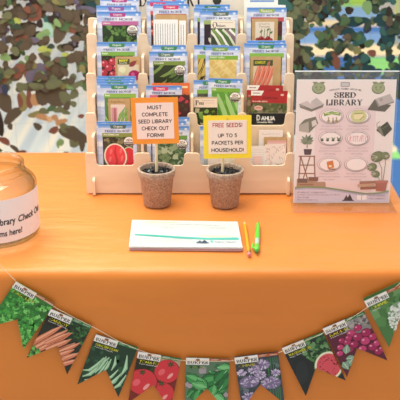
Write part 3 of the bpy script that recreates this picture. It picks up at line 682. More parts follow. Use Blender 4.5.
# tier 1 column 4
packet('instruction_card', 'white sheet rising above the far right pocket of the top row', 'card', 1, 244,278,-2, 5, M('f0f0ea',.6), lambda A,w,h: A.rect(6,2,30,4,'7f9ad0'), group='white cards in the top row')
packet('instruction_card', 'large white sheet directly behind the packet with yellow green banner, top right pocket', 'card', 1, 244.5,284,5, 4, M('f2f0ea',.6), None, tilt=1.5, group='white cards in the top row')
OP('organic packet with yellow green banner around a kraft envelope, top right pocket', 1, 247,286.6,7.5, 2, SKY, organic(YG,'c0505c',ph_leafy(['8a2a3c','5a1e2a','3c5a30'],'4a2024',2.4,40,7),badge=False,word='Flowers'))
def kraft_cherry(A, w, h):
    A.rect(3.4, 3.2, w-3.6, h-6, 'e4d4c4'); A.text('Cherry', 7, 4.6, 11, 1.8, '6a4c3a'); A.text('Tomato', 7, 7, 11, 1.8, '6a4c3a')
    A.window(3.4, 9, w-3.6, h-6)
    for x in (9, 12, 15, 17.5): A.line([(x, 21), (x+1, 10)], .6, '55703a')
    for x, y in ((6,21),(9.5,19.5),(13,21.5),(16.5,19.5),(19,21.5),(8,25),(12,26),(16,25)): A.ell(x, y, 2.3, 2.1, '8c2028'); A.ell(x-.6, y-.6, .7, .6, 'd06a60')
    for x, y in ((8,14),(15,12),(18,15)): A.leaf(x, y, 4, 2, -40, '5f7d42')
    A.full()
packet('seed_envelope', 'small kraft envelope with a cluster of dark red fruit, top right pocket', 'seed packet', 1, 252,278,18.5, 1, KRAFT, kraft_cherry)
# tier 2 column 4
OP('organic packet behind the carrot envelope, its top highest in the second row far right', 2, 247,285.5,40.5, 3, SKY, organic(GR,'7fae4a',lf))
OP('organic packet left rear of the carrot envelope in the second row far right', 2, 244,280,43, 2, SKY, organic(GR,'7fae4a',lf,badge=False,bx=.3))
OP('organic packet with orange roots around the carrot envelope, second row far right', 2, 245.5,286.6,43.5, 1, SKY, organic(GR,'8ab84c',ph_root('e89a6a','dc7a4a','5a7a3c'),badge=False))
def kraft_carrot(A, w, h):
    A.rect(3, 3.4, 22.5, 9.2, '44522a'); A.sans('CARROT', 4.6, 4.6, 10.5, 2.6, 'f0e43c', .22); A.leaf(17, 9, 5.5, 3, -60, 'b86a5a')
    A.window(3, 9.4, 22.5, h-5); A.rect(3, 9.4, 22.5, h-5, 'dfc6a6')
    for i in range(4):
        q = [(9.5+i*4.6, 8.5), (7+i*4.4, 18), (3+i*4.2, 32)]
        A.taper(q, [3.4, 4.4, 2.6], 'a8483a'); A.taper(q, [2.8, 3.8, 2.2], 'e0785e'); A.taper([(a-.8, c) for a, c in q], [.5, .9, .4], 'f0a58c')
    A.full()
packet('seed_envelope', 'small kraft envelope with orange carrots under a yellow title, second row far right', 'seed packet', 2, 250.5,281,56.5, 0, KRAFT, kraft_carrot)
# tier 3 column 4
def red_pk(sub):
    def d(A, w, h):
        A.rect(0, 0, w, 13, 'b02a28'); A.poly([(0,0),(13,0),(10.5,5),(0,5)], 'f3ece4'); A.line([(2,2.6),(9,2.6)], .7, '8a5048')
        A.text('Dahlia', w*.32, 6, 15, 2.2, '6a1a18', .02); A.text('FLOWER SEEDS', w*.05, 10.2, 15, 1.4, 'f0d8c8', .02); A.rect(w-7, 3, w-4, 5, 'e8c0b0')
        A.window(0, 12, w, h); A.rect(0, 12.4, w, h, '5c6038'); A.scatter(0, 12.4, w, h-3, ['7d7a4c','4a5a30','94806a','3c4426'], 60, 2.2, sub); A.full()
        if sub == 4: A.ell(8, 17.5, 4.4, 2.4, 'e8b8a8'); A.line([(5.5,17.5),(10.5,17.5)], .8, 'b04a44')
    return d
packet('seed_packet', 'dark red packet behind the dahlia packet, a white corner at its upper left', 'seed packet', 3, 246,282,85.5, 3, M('b02a28',.4), red_pk(3), tilt=1)
packet('seed_packet', 'red dahlia packet with foliage picture and white corner label', 'seed packet', 3, 250,286.8,91, 2, M('b02a28',.4), red_pk(4), tilt=1)
def dahlia_lab(A, w, h):
    A.rect(0, 0, w, 11.4, '1a1614'); A.sans('D', 7.6, 1.8, 3.6, 5.8, 'f2eee8', .24); A.sans('AHLIA', 12.2, 3, 14, 4.6, 'f2eee8', .24); A.text('Unwins Mix', 8, 8.2, 16, 2, 'e4ded4', .03)
    A.rect(0, 11.4, w, 15, '8d8468')
packet('seed_envelope', 'envelope with black dahlia label and white letters above the loose envelopes', 'seed packet', 3, 249,286.8,113, 0, M('cfc0a4',.6), dahlia_lab)
# tier 4 column 4
packet('seed_envelope', 'plain white envelope with faint print, rearmost of the loose ones in the bottom right pocket', 'seed packet', 4, 259,283,130, 5, M('f2e6e2',.6), lambda A,w,h: [A.text('Seed', 3, 3, 8, 2, 'd0b8b4'), A.text('Library', 12, 3, 9, 2, 'd0b8b4'), A.ring(w/2, 10, 7, 3, .4, 'd8c4c0')])
packet('seed_envelope', 'plain tan kraft envelope in the bottom right pocket', 'seed packet', 4, 264,286.8,137, 4, KRAFT, None)
packet('seed_envelope', 'pink edged envelope standing before the tan one, bottom right pocket', 'seed packet', 4, 267,286.6,140.5, 3, M('e0a8a0',.6), lambda A,w,h: A.rect(0,2,w,h,'ecc4bc'))
packet('seed_envelope', 'white envelope with faint printed lines, left front of the bottom right pocket', 'seed packet', 4, 247,268,146, 1, M('f0e8e6',.6), lambda A,w,h: [A.line([(2,4+i*2.4),(w-4,4+i*2.4)], .3, 'c8c4c8') for i in range(7)])
packet('seed_envelope', 'small pinkish envelope leaning low in the bottom right pocket', 'seed packet', 4, 254,262,156, 0, M('ecc8c0',.6), None)
def sketch(A, w, h):
    r = random.Random(4)
    for i in range(40):
        x, y = r.uniform(1, w-2), r.uniform(2, h-4); A.line([(x, y), (x+r.uniform(-4, 4), y+r.uniform(-3, 3)), (x+r.uniform(-4, 4), y+r.uniform(-3, 3))], .35, r.choice(['b08c90','a8a49c','c89a9a']), False)
packet('seed_envelope', 'cream envelope with fine pencil sketch of plants, right front of the bottom right pocket', 'seed packet', 4, 266,286.8,144.5, 1, M('f2e2dc',.6), sketch, tilt=-1.5)

# ================================================================ CARD SIGNS IN PEAT POTS
def pot(cx, cy, label):
    c = on_z(cx, cy); t = thing('peat_pot', label, 'plant pot', (c.x, c.y, TOP+.0035), 'peat pots holding the card signs')
    b = MB(); R, Rb, H = .0395, .0292, .082
    b.lathe([(.0,.0),(Rb-.002,0),(Rb,.002),(R-.0035,H-.019),(R-.001,H-.017),(R+.0012,H-.002),(R,H),(R-.0035,H),(R-.0045,H-.003),(Rb-.001,.004),(0,.004)], PEAT, 56)
    b.build('pot', t)
    b = MB(); rn = random.Random(int(cx)); blk = M('16161a', .25, .5); bl2 = M('23262e', .2, .6); br = M('3a2d28', .35)
    zt = H-.0095; b.lathe([(0,zt-.004),(R-.0068,zt-.004),(R-.0068,zt),(0,zt+.001)], blk, 32)
    for i in range(150):
        a = rn.uniform(0, 2*PI); q = math.sqrt(rn.random())*(R-.0095); s = rn.uniform(.003, .006)
        o = Vector((q*math.cos(a), q*math.sin(a), zt+rn.uniform(-.001, .0025)))
        vs = []; rot = Matrix.Rotation(rn.uniform(0, 6.28), 3, Vector((rn.random(), rn.random(), rn.random())).normalized())
        for p in ((1,0,0),(-1,0,0),(0,1,0),(0,-1,0),(0,0,1),(0,0,-1),(.7,.7,.5),(-.7,.6,-.5)):
            vs.append(o+rot@(Vector(p)*s*rn.uniform(.7, 1.1)))
        b.mesh(vs[:6], [(0,2,4),(2,1,4),(1,3,4),(3,0,4),(2,0,5),(1,2,5),(3,1,5),(0,3,5)], rn.choice([blk, blk, bl2, br]))
    s = b.build('soil', t); s['kind'] = 'stuff'
    return c, t
def card_sign(c, corners, edge, lines, stick_top, stick_px, label, staple=False):
    Y = c.y-.003
    P = [on_y(x, y, Y) for x, y in corners]       # TL TR BR BL
    bp = on_y(stick_px[0], stick_px[1], Y)
    O = Vector((bp.x, Y, TOP+.012)); t = thing('card_sign', label, 'sign', O, 'card signs on sticks')
    loc = [p-O for p in P]; cx = sum(p.x for p in loc)/4
    b = MB(); tp = on_y(stick_top[0], stick_top[1], Y)-O
    b.tube([(0, .0035, 0), (tp.x*.5, .0035, tp.z*.5), (tp.x, .0035, tp.z)], .0031, M('ead2aa', .6), 10); b.build('stick', t)
    w = (loc[1]-loc[0]).length; h = (loc[0]-loc[3]).length; a = math.atan2(loc[1].z-loc[0].z, loc[1].x-loc[0].x)
    ctr = (loc[0]+loc[1]+loc[2]+loc[3])/4
    b = MB(); b.box((-w/2, -.0006, -h/2), (w/2, .0, h/2), M(edge, .6)); skew = math.atan2(loc[3].x-loc[0].x, loc[0].z-loc[3].z)
    cardo = b.build('card', t, ctr, (0, -a+skew*.5, 0))
    b = MB(); iw, ih = w*.80, h*.78; b.box((-iw/2, -.0011, -ih/2), (iw/2, -.0007, ih/2), M('f9dfd8' if not staple else 'f7e4d8', .6))
    A = Art(b, lambda x, y, e: (x*w-w/2, -.0011-e, h/2-y*h), [[(.1,.1),(.9,.1),(.9,.9),(.1,.9)]], .6, .00003)
    for s, y, hh, ww, c_ in lines:
        A.sans(s, .5-ww/2, y, ww, hh, c_, .17)
    b.build('printed_insert', cardo)
    if staple:
        b = MB(); b.box((-.002,-.0012,h/2-.008), (.002,-.0006,h/2-.007), M('8a8a86',.3,metal=1)); b.build('staple', cardo)
DK = '2a2428'
c1, _ = pot(157.3, 205.2, 'brown peat pot of dark soil with the orange bordered card sign, left of the two')
card_sign(c1, [(130.6,98),(178,97),(179.4,143.2),(132.2,144.2)], 'f79a38',
 [('MUST',.165,.085,.31,DK),('COMPLETE',.315,.085,.55,DK),('SEED LIBRARY',.465,.085,.72,DK),('CHECK OUT',.615,.085,.58,DK),('FORM!!',.765,.085,.36,DK)], (156,110), (156.3,176), 'orange bordered card on a stick asking to complete the check out form')
c2, _ = pot(224.8, 205.8, 'brown peat pot of dark soil with the yellow bordered card sign, right of the two')
card_sign(c2, [(204.4,115.2),(252.6,115.4),(250.6,158.6),(202.4,158)], 'fae03c',
 [('FREE SEEDS!',.17,.10,.62,'cf3e4c'),('UP TO 5',.415,.09,.40,DK),('PACKETS PER',.585,.09,.66,DK),('HOUSEHOLD!',.755,.09,.68,DK)], (224.5,125), (221.5,177), 'yellow bordered card on a stick offering free seeds, five packets per household', True)

# ================================================================ GLASS JAR
jc = on_z(-4, 234.5); R = .0880
jar = thing('glass_jar', 'wide glass jar with a printed paper label standing at the left end of the table', 'jar', (jc.x, jc.y, TOP+.003))
b = MB(); H = .152
prof = [(0,.0),(R-.012,.0),(R-.004,.003),(R,.010),(R,.106),(R-.001,.111),(R-.004,.117),(R-.010,.123),(R-.018,.127),(R-.0225,.129),(R-.021,.1315),(R-.0195,.134),(R-.021,.137),(R-.0235,.139),(R-.0235,.144),(R-.0215,.146),(R-.0215,.150),(R-.024,.152),
        (R-.0265,.151),(R-.0275,.147),(R-.0275,.130),(R-.016,.121),(R-.008,.114),(R-.0045,.106),(R-.004,.012),(R-.008,.007),(0,.006)]
b.lathe(prof, GLASS, 96); b.build('jar_body', jar)
b = MB(); lr = R+.0006; lz0, lz1 = .016, .103; a0, a1 = -75, 104
def cyl(x, z, e=0):              # x = arc length from the front
    t = x/R - PI/2 ; return ((lr+e)*math.cos(t), (lr+e)*math.sin(t), z)
n = 48; lab = M('f5e9ea', .65)
for i in range(n):
    u0 = math.radians(a0+(a1-a0)*i/n)*R; u1 = math.radians(a0+(a1-a0)*(i+1)/n)*R
    b.poly([cyl(u0,lz0), cyl(u1,lz0), cyl(u1,lz1), cyl(u0,lz1)], lab, True)
def cyl_text(s, x0, z0, w, h, shear=0, bold=.02):
    vs, fs, asp = text_faces(s, bold, shear)
    for f in fs: b.poly([cyl(x0+vs[i][0]*w, z0+vs[i][1]*h, .0004) for i in f], M('1e1a20', .6))
cyl_text('Place Seed Library', -.043, .0480, .1040, .0180, 0)
cyl_text('Check Out', .0670, .0520, .0720, .0135, .25)
cyl_text('Forms here!', .009, .0290, .065, .0125, .1)
b.build('paper_label', jar)['label'] = 'white paper label with black printed words'

# ================================================================ FORMS, PENCIL, PEN
cs = [on_z(*p, TOP+.009) for p in ((132,220.8),(237.5,222.6),(242.5,248.6),(129,247.6))]
ctr = sum(cs, Vector())/4; ctr.z = TOP+.003
st = thing('form_stack', 'stack of white half sheet check out forms lying on the table', 'paper stack', ctr)
rnd2 = random.Random(3); base = [(c.x-ctr.x, c.y-ctr.y) for c in cs][::-1]
def sheetset(z0, z1, n, m, jit):
    b = MB()
    for i in range(n):
        jx, jy = rnd2.uniform(-jit, jit), rnd2.uniform(-jit, jit); za = z0+(z1-z0)*i/n; zz = z0+(z1-z0)*(i+.8)/n
        o = fillet([(x+jx, y+jy) for x, y in base], .003, 3)
        b.prism(o, lambda u, v, q: (u, v, zz if q == 0 else za), m[i % len(m)])
    return b
b = sheetset(0, .0045, 9, [M('dcbcc0', .7), M('cca8b0', .7)], .0008); b.build('lower_sheets', st)['label'] = 'pinkish lower sheets'
b = sheetset(.0046, .0078, 7, [M('e2e0e2', .7), M('d2ced4', .7)], .0008); b.build('upper_sheets', st)
b = sheetset(.0080, .0084, 1, [M('c4c6c4', .6)], 0)
TLv, TRv, BRv, BLv = [Vector((c.x-ctr.x, c.y-ctr.y, 0)) for c in cs]
def sh(x, y, e):
    p = (TLv*(1-x)+TRv*x)*(1-y)+(BLv*(1-x)+BRv*x)*y; return (p.x, p.y, .0084+e)
class ShArt(Art): pass
A = ShArt(b, sh, [[(.01,.01),(.99,.01),(.99,.99),(.01,.99)]], .6, .00003)
# winding: outlines are emitted for a front facing frame
A.text('Seed Library Check Out Form', .13, .05, .30, .055, 'b8c05a', .01); A.text('Please fill in one form for every visit and drop it in the jar', .10, .135, .56, .04, '86868f'); A.text('Thank you', .66, .15, .16, .045, '86868f')
A.line([(.09,.24),(.94,.24)], .012, 'b9b9c4'); A.line([(.09,.24),(.09,.60)], .003, 'b9b9c4'); A.line([(.94,.24),(.94,.58)], .003, 'b9b9c4'); A.line([(.62,.24),(.62,.58)], .003, 'c9c9d2')
A.text('Packet name', .28, .27, .12, .045, 'a4a4b0'); A.text('Number of packets', .70, .27, .18, .045, 'a4a4b0')
A.taper([(.60,.56),(.75,.60),(.95,.58)], [.01,.07,.03], 'e8ecb0')
A.taper([(.04,.57),(.2,.60),(.45,.66),(.7,.70),(.98,.68)], [.05,.07,.07,.07,.09], '48aaa0')
A.taper([(.04,.585),(.3,.63),(.6,.68)], [.02,.03,.01], '2f9890')
for i, w in enumerate((.50, .54, .38)): A.text('Return this form to the desk with your packets please'[:int(50*w/.54)], .07, .70+i*.075, w, .04, '8c8c98')
A.poly([(.60,.84),(.63,.76),(.66,.84)], '45506a'); A.poly([(.64,.84),(.67,.74),(.70,.84)], '2e3850'); A.rect(.595,.84,.71,.87,'45506a')
A.text('PUBLIC LIBRARY', .76, .78, .20, .07, '8a8ea8'); A.ell(.735, .80, .012, .04, '54b8ae')
b.build('top_sheet', st)['label'] = 'printed top sheet with a teal line'

def lying(p0, p1, z, fn):
    a = on_z(*p0, TOP+z); c = on_z(*p1, TOP+z); d = (c-a); t = d.length; return a, d.normalized(), t
a, d, t = lying((249,254.5), (244.2,221.5), .0065, None)
pen = thing('pencil', 'yellow pencil with pink eraser lying right beside the form stack', 'pencil', a-Vector((0,0,.0035)))
hexr = .0037; yl = M('eb9f1c', .35, coat=.4)
def pt(s): q = d*s; return (q.x, q.y, .0038)
b = MB(); b.tube([pt(.011), pt(t-.018)], hexr, yl, 6); b.build('barrel', pen)
b = MB(); b.tube([pt(-.004), pt(-.003), pt(.004)], [.0028,.0036,.0036], M('d98088', .8), 12); era = b.build('eraser', pen)
b = MB(); b.tube([pt(.0042), pt(.0055), pt(.0065), pt(.008), pt(.0112)], [.0037,.0039,.0036,.0039,.0037], M('c8b070', .3, metal=1), 12); era.parent = b.build('ferrule', pen)
b = MB(); b.tube([pt(t-.018), pt(t-.004)], [.0036,.0011], M('e6c294', .7), 12); b.build('sharpened_wood', pen)
b = MB(); b.tube([pt(t-.004), pt(t)], [.0011,.0002], M('303030', .4), 8); b.build('pencil_lead', pen)
a, d, t = lying((256.6,251.5), (258.2,222.5), .007, None)
pe = thing('ballpoint_pen', 'lime green pen with silver grip lying at the right of the pencil', 'pen', a-Vector((0,0,.0035)))
side = Vector((-d.y, d.x, 0))
def pt(s, o=0, z=.0056): q = d*s+side*o; return (q.x, q.y, z)
lg = M('5cc83c', .3, coat=.3); dg = M('3a8a3a', .35); sv = M('a9c0ae', .35)
b = MB(); b.tube([pt(0), pt(.004), pt(.022), pt(.024)], [.0032,.0050,.0052,.0044], lg, 14); b.build('rear_barrel', pe)
b = MB(); b.tube([pt(.0242), pt(.050)], [.0044,.0046], sv, 14); b.build('silver_grip', pe)
b = MB(); b.tube([pt(.0502), pt(.054), pt(t-.014), pt(t-.008)], [.0048,.0052,.0040,.0024], lg, 14); cone = b.build('front_cone', pe)
b = MB(); b.tube([pt(t-.008), pt(t)], [.002,.0008], M('6a6a68', .3, metal=.8), 10); b.build('writing_tip', cone)
b = MB(); b.tube([pt(.005, .0045, .008), pt(.010, .0085, .0075), pt(.022, .0085, .0072), pt(.031, .0068, .0072)], [.0012,.0017,.0016,.0013], lg, 8); b.build('pocket_clip', pe)
b = MB(); b.tube([pt(-.007), pt(0)], [.0021,.0024], dg, 10); b.build('push_button', pe)

# ================================================================ FLYER IN ACRYLIC HOLDER
base = on_z(341, 204.8, TOP+.004); s = (base.y*cp+(EYE.z-base.z)*sp)/F
W = 95.8*s; HH = .2665; TH_L = math.radians(5.5)
hold = thing('sign_holder', 'clear acrylic upright sign holder at the right end of the table', 'sign holder', (base.x, base.y, TOP+.0045))
hw = W/2+.0045
def lean(x, y, z): return (x, y*math.cos(TH_L)+z*math.sin(TH_L), z*math.cos(TH_L)-y*math.sin(TH_L))
TPH = HH+.020
def panel(y0, y1, x0=-hw, x1=hw, z0=.003, z1=None, nm='panel'):
    b = MB(); z1 = z1 or TPH
    vs = [lean(x, y, z) for z in (z0, z1) for x, y in ((x0,y0),(x1,y0),(x1,y1),(x0,y1))]
    b.mesh(vs, [(3,2,1,0),(4,5,6,7),(0,1,5,4),(1,2,6,5),(2,3,7,6),(3,0,4,7)], ACRYL); return b.build(nm, hold)
panel(-.0022, -.0010, nm='front_panel'); panel(.0010, .0024, nm='back_panel')
edge = M('e4e8ee', .2)
b = MB(); b.mesh([lean(x, y, z) for z in (TPH+.0001, TPH+.0019) for x, y in ((-hw,-.0024),(hw,-.0024),(hw,.0026),(-hw,.0026))], [(3,2,1,0),(4,5,6,7),(0,1,5,4),(1,2,6,5),(2,3,7,6),(3,0,4,7)], edge); b.build('top_edge', hold)
b = MB(); b.box((-hw, -.043, 0), (hw+.003, .030, .0024), ACRYL); b.box((-hw, -.0440, 0), (hw+.003, -.0431, .0024), M('d49a8c', .3)); b.build('base_foot', hold)  # front edge strip coloured pink to imitate the orange cloth reflected in the acrylic
fl = MB(); 
fl.mesh([(x, y, z) for z in (0, HH) for x, y in ((-W/2,-.0004),(W/2,-.0004),(W/2,.0004),(-W/2,.0004))], [(3,2,1,0),(4,5,6,7),(0,1,5,4),(1,2,6,5),(2,3,7,6),(3,0,4,7)], M('f8f0ee', .7))
# drawing frame: width 100 units, height 130 units
A = Art(fl, lambda x, y, e: (x/100*W-W/2, -.0004-e, HH-y/130*HH), [[(1.2,1.2),(98.8,1.2),(98.8,128.8),(1.2,128.8)]], .7, .000006)
pk, dkt, ol, olv = 'f0d4d8', '3c3034', '8d9470', '75805a'
A.rect(1.2,1.2,98.8,128.8,'fcebe6'); A.rect(20, 27, 81, 119, 'f6dcdc')
for cx in (22, 82):                   # round green seedling faces
    A.leaf(cx, 5.5, 7, 4, -155, ol); A.leaf(cx, 5.5, 7, 4, -25, ol); A.ell(cx, 9, 6.8, 5.8, olv); A.ell(cx, 8.6, 6.2, 5, 'a9ae80')
    A.ell(cx-2.4, 8, .8, 1, olv); A.ell(cx+2.4, 8, .8, 1, olv); A.ring(cx, 9, 2.2, 1.6, .6, olv, 20, 160, 8)
A.poly(fillet([(44,2.6),(53,2.6),(53,7.4),(44,7.4)], 1.2), '8e8a86'); A.poly(fillet([(44.6,3.2),(52.4,3.2),(52.4,6.8),(44.6,6.8)], 1), 'd8cccc')
for i, chs in enumerate('Heritage Public Library\'s'):
    if chs == ' ': continue
    u = i/24; A.text(chs, 33+u*31, 10.2-1.6*math.sin(PI*u), 1.0, 1.7, '6a5a5e', .02)
A.serif('SEED', 38.2, 13.2, 21.5, 5.2, dkt, .21, .07); A.serif('LIBRARY', 30, 20.6, 36.5, 5.6, dkt, .21, .07)
def open_book(cx, cy, k, flip=1):
    A.poly([(cx-13*k,cy+1.5*k),(cx,cy+6*k),(cx+12.5*k*1,cy+1*k),(cx+12*k,cy+3.4*k),(cx,cy+8.4*k),(cx-12*k,cy+4*k)], '8a7f74')
    A.poly([(cx-13*k,cy),(cx-4*k,cy-2.6*k),(cx+.5*k,cy+5*k)], 'cfc0bc'); A.poly([(cx-13*k,cy),(cx-5*k,cy-3.4*k),(cx+1*k,cy+1*k),(cx+.5*k,cy+5.6*k)], 'd2c2c0')
    A.poly([(cx+.5*k,cy+5.4*k),(cx-1*k,cy-2.5*k),(cx+5*k,cy-7*k),(cx+13*k,cy)], 'cdbfbd')
    for i in range(4): A.line([(cx+1.5*k+i*.6*k, cy-2*k+i*1.6*k-1), (cx+6*k+i*1.3*k, cy-5.6*k+i*1.5*k)], .25, 'a89a98')
    A.line([(cx-13*k,cy+.4*k),(cx+.5*k,cy+6*k),(cx+13*k,cy+.6*k)], .9*k, '7f746a')
open_book(15.5, 25, .95)
A.poly([(72,31),(79,20),(83,24),(96,26),(90,33)], '6a6256'); A.poly([(79,20),(94,14.5),(99,23),(83,28)], 'c4b6b2'); A.line([(80,21),(84,27.6),(98.5,23)], .8, '7a7068'); A.rect(84,19,87,22,'a99c96')
A.poly([(3.5,47),(9,41),(20,38),(23,45),(14,55),(4,53)], '7d7866'); A.poly([(3.5,47),(13,43),(14,55),(4.5,53)], 'b8aca0'); A.poly([(16,43),(20,41),(22,46),(17,49)], 'e0d4cc')
A.poly([(82,52),(93,43),(98.5,51),(91,59)], '4c4a3a'); A.poly([(83,50),(85.6,47),(90.5,58),(88.5,58)], '8a8674'); A.line([(83,50),(82.5,45),(85.5,43)], .5, '8a7a70'); A.line([(88,51),(94,47)], .5, '8a8674')
def potted(cx, cy, k):
    r = random.Random(5)
    A.line([(cx, cy), (cx, cy-11*k)], .8*k, '6a6a50')
    for a, l in ((-100,9),(-70,9),(-130,9),(-45,8),(-155,8),(-20,7),(-175,7),(15,5),(165,5)):
        A.leaf(cx, cy-6*k, l*k, 3.4*k, a, r.choice(['7a8468','68745a','8c927a']))
potted(12.5, 71, 1.0)
A.poly([(9,72),(17.5,72),(16.5,78),(10,78)], '5a4244')
wd = '9a6a52'
for q in (((6,79),(5,104)), ((20,79),(22,106)), ((16,79),(9,106)), ((6,79),(14,104)), ((4,79.6),(21,79.6)), ((5,89),(21,89)), ((4,98),(22,98))): A.line(q, 1.1, wd)
A.poly([(3,104),(24,104),(24,116),(3,116)], 'b08a72'); A.rect(4,103.5,14,108,'7a5a4c'); A.rect(15,101.8,25,106,'8a5c4a'); A.poly(fillet([(21,107),(33,107),(33,115.5),(21,115.5)],2),'b8937c'); A.line([(6,110),(20,110)], .7, '8a6450')
def ring_pic(cx, cy, rx, ry):
    A.ell(cx, cy, rx, ry, '8a7c7c'); A.ell(cx, cy-.2, rx-.4, ry-.4, 'f6dcdc'); A.ell(cx+.3, cy+.3, rx-1.6, ry-1.2, '9a8a88'); A.ell(cx+.2, cy+.2, rx-2.2, ry-1.8, 'faeae8')
CX = (36, 63.5); CY = (37.5, 60.5, 88)
for cy in CY:
    for cx in CX: ring_pic(cx, cy, 12.4, 8.2)
A.poly([(28,34.5),(36,32.4),(45,34),(45,37),(36,35.6),(28.6,37.6)], '7f9a3c'); A.text('WELCOME', 29, 33.6, 15, 2, 'e0e8b0', .02)
for x, y in ((33,38.6),(37.6,39),(41,38.4)): A.line([(x, y), (x+.4, y+4)], 1.1, 'b09a5c'); A.ell(x+.3, y+4, 1.6, 1, 'a8925a')
A.ell(63.5,37.6,8.2,6.6,'d4cf98'); A.rect(59,35,68,40.5,'efe0b0'); A.line([(59,35),(68,34.4)], .9, '98a050'); A.line([(65,41),(69,37.6)], .9, 'a89a50')
for i in range(4): A.ell(27.5+i*5.6, 62.6, 1.5, 1.1, '4a4a40'); A.leaf(27.5+i*5.6, 62, 2+i*.6, 1.4, -120, '7a8a5a'); A.leaf(27.5+i*5.6, 62, 2+i*.6, 1.4, -50, '7a8a5a')
r = random.Random(2)
for i in range(9): x = 55+i*2.1; A.line([(x, 64), (x+r.uniform(-1,1), 58+r.uniform(-1,2)), (x+1.4, 57+r.uniform(0,3))], .5, 'dd8f94')
A.poly([(33,85.5),(39.5,84),(41,91.5),(34.5,93)], 'd8803c'); A.ell(37, 90, 1.6, 1.2, 'f6e6c0'); A.rect(35.5,92.6,43,94,'a07048')
A.taper([(63.5,82),(64.5,86),(63.5,90),(64,94)], [2.2,3.4,3.4,3], 'f7ece8')
tx = 'a88a92'
for r_, cy in enumerate(CY):
    for c_, cx in enumerate(CX):
        for i, (w, sx) in enumerate(((20,'Take a packet home with you'),(23,'and sow it in your own garden'),(11,'this spring'))): A.text(sx, cx-w/2, cy+9.6+i*3.1, w, 1.5, tx, .0)
def monstera(cx, cy, k, rot):
    A.ell(cx, cy, 6*k, 5*k, '6d7550', rot); A.ell(cx-1*k, cy-.5*k, 4.6*k, 3.6*k, '7f8760', rot)
    for a in (-40, 0, 40): A.line([(cx, cy), (cx+6*k*math.cos(math.radians(rot+a)), cy+5*k*math.sin(math.radians(rot+a)))], .5, 'd8c8c0')
for q in (((91,107),(90,92),(86,84)), ((92,107),(93.5,88),(93,80)), ((90,107),(84,98),(80,90))): A.line(q, .6, '7d8560')
monstera(85, 80, 1.15, 160); monstera(93, 79, .8, 20); monstera(80, 91, .85, 170); monstera(84, 98.5, .75, 190)
A.poly([(84,106),(97,106),(95.5,117),(85.5,117)], 'b06c5c'); A.rect(83.5,105.4,97.5,108,'bf7c6a')
for i, (x0, x1, c_) in enumerate(((68,84,'a8745e'),(66,83,'c8a48c'),(69,86,'9a6a58'))): A.poly(fillet([(x0,106.5+i*3),(x1,105.8+i*3),(x1+1,108.6+i*3),(x0,109.4+i*3)], .8), c_)
# purple grey footer below an olive swoosh
sw = [(1.2,113.5),(12,112.6),(30,113),(50,116),(75,120),(90,119),(98.8,117)]
A.poly([(1.2,128.8)]+[(x, y+1) for x, y in sw]+[(98.8,128.8)], 'd6ccdc')
A.taper(sw, [2.2,2.4,2.0,1.6,1.6,1.6,1.8], '8b9a74'); A.taper([(x, y+1.6) for x, y in sw], [1.4]*7, 'b8b0cc')
for i, (s_, w) in enumerate((('PUBLIC LIBRARY', 30), ('12 Public Library Way, Heritage TX 78130', 44), ('555-0148', 12), ('library.example.org', 21))): A.text(s_, 4, 117.6+i*2.7, w, 1.7, '8a7488', .01)
A.poly([(52,127),(55,121),(58,127)], '4a4650'); A.poly([(55,127),(58.5,120),(62,127)], '3a3640'); A.rect(51,126.6,63,127.8,'5a5460')
A.poly([(66,121),(71,122),(76,121),(76,126),(71,127),(66,126)], 'f4ecec'); A.line([(71,122),(71,127)], .4, '8a7488')
A.text('YOUR LIBRARY', 78, 121, 18, 1.8, '9a8494', .02); A.text('YOUR COMMUNITY', 78, 124.2, 18, 1.8, '9a8494', .02)
fo = fl.build('library_flyer', None, (base.x, base.y, TOP+.0045), (-TH_L, 0, 0)); fo.location.z += .004
tag(fo, 'pink printed seed library flyer standing inside the clear holder', 'flyer')

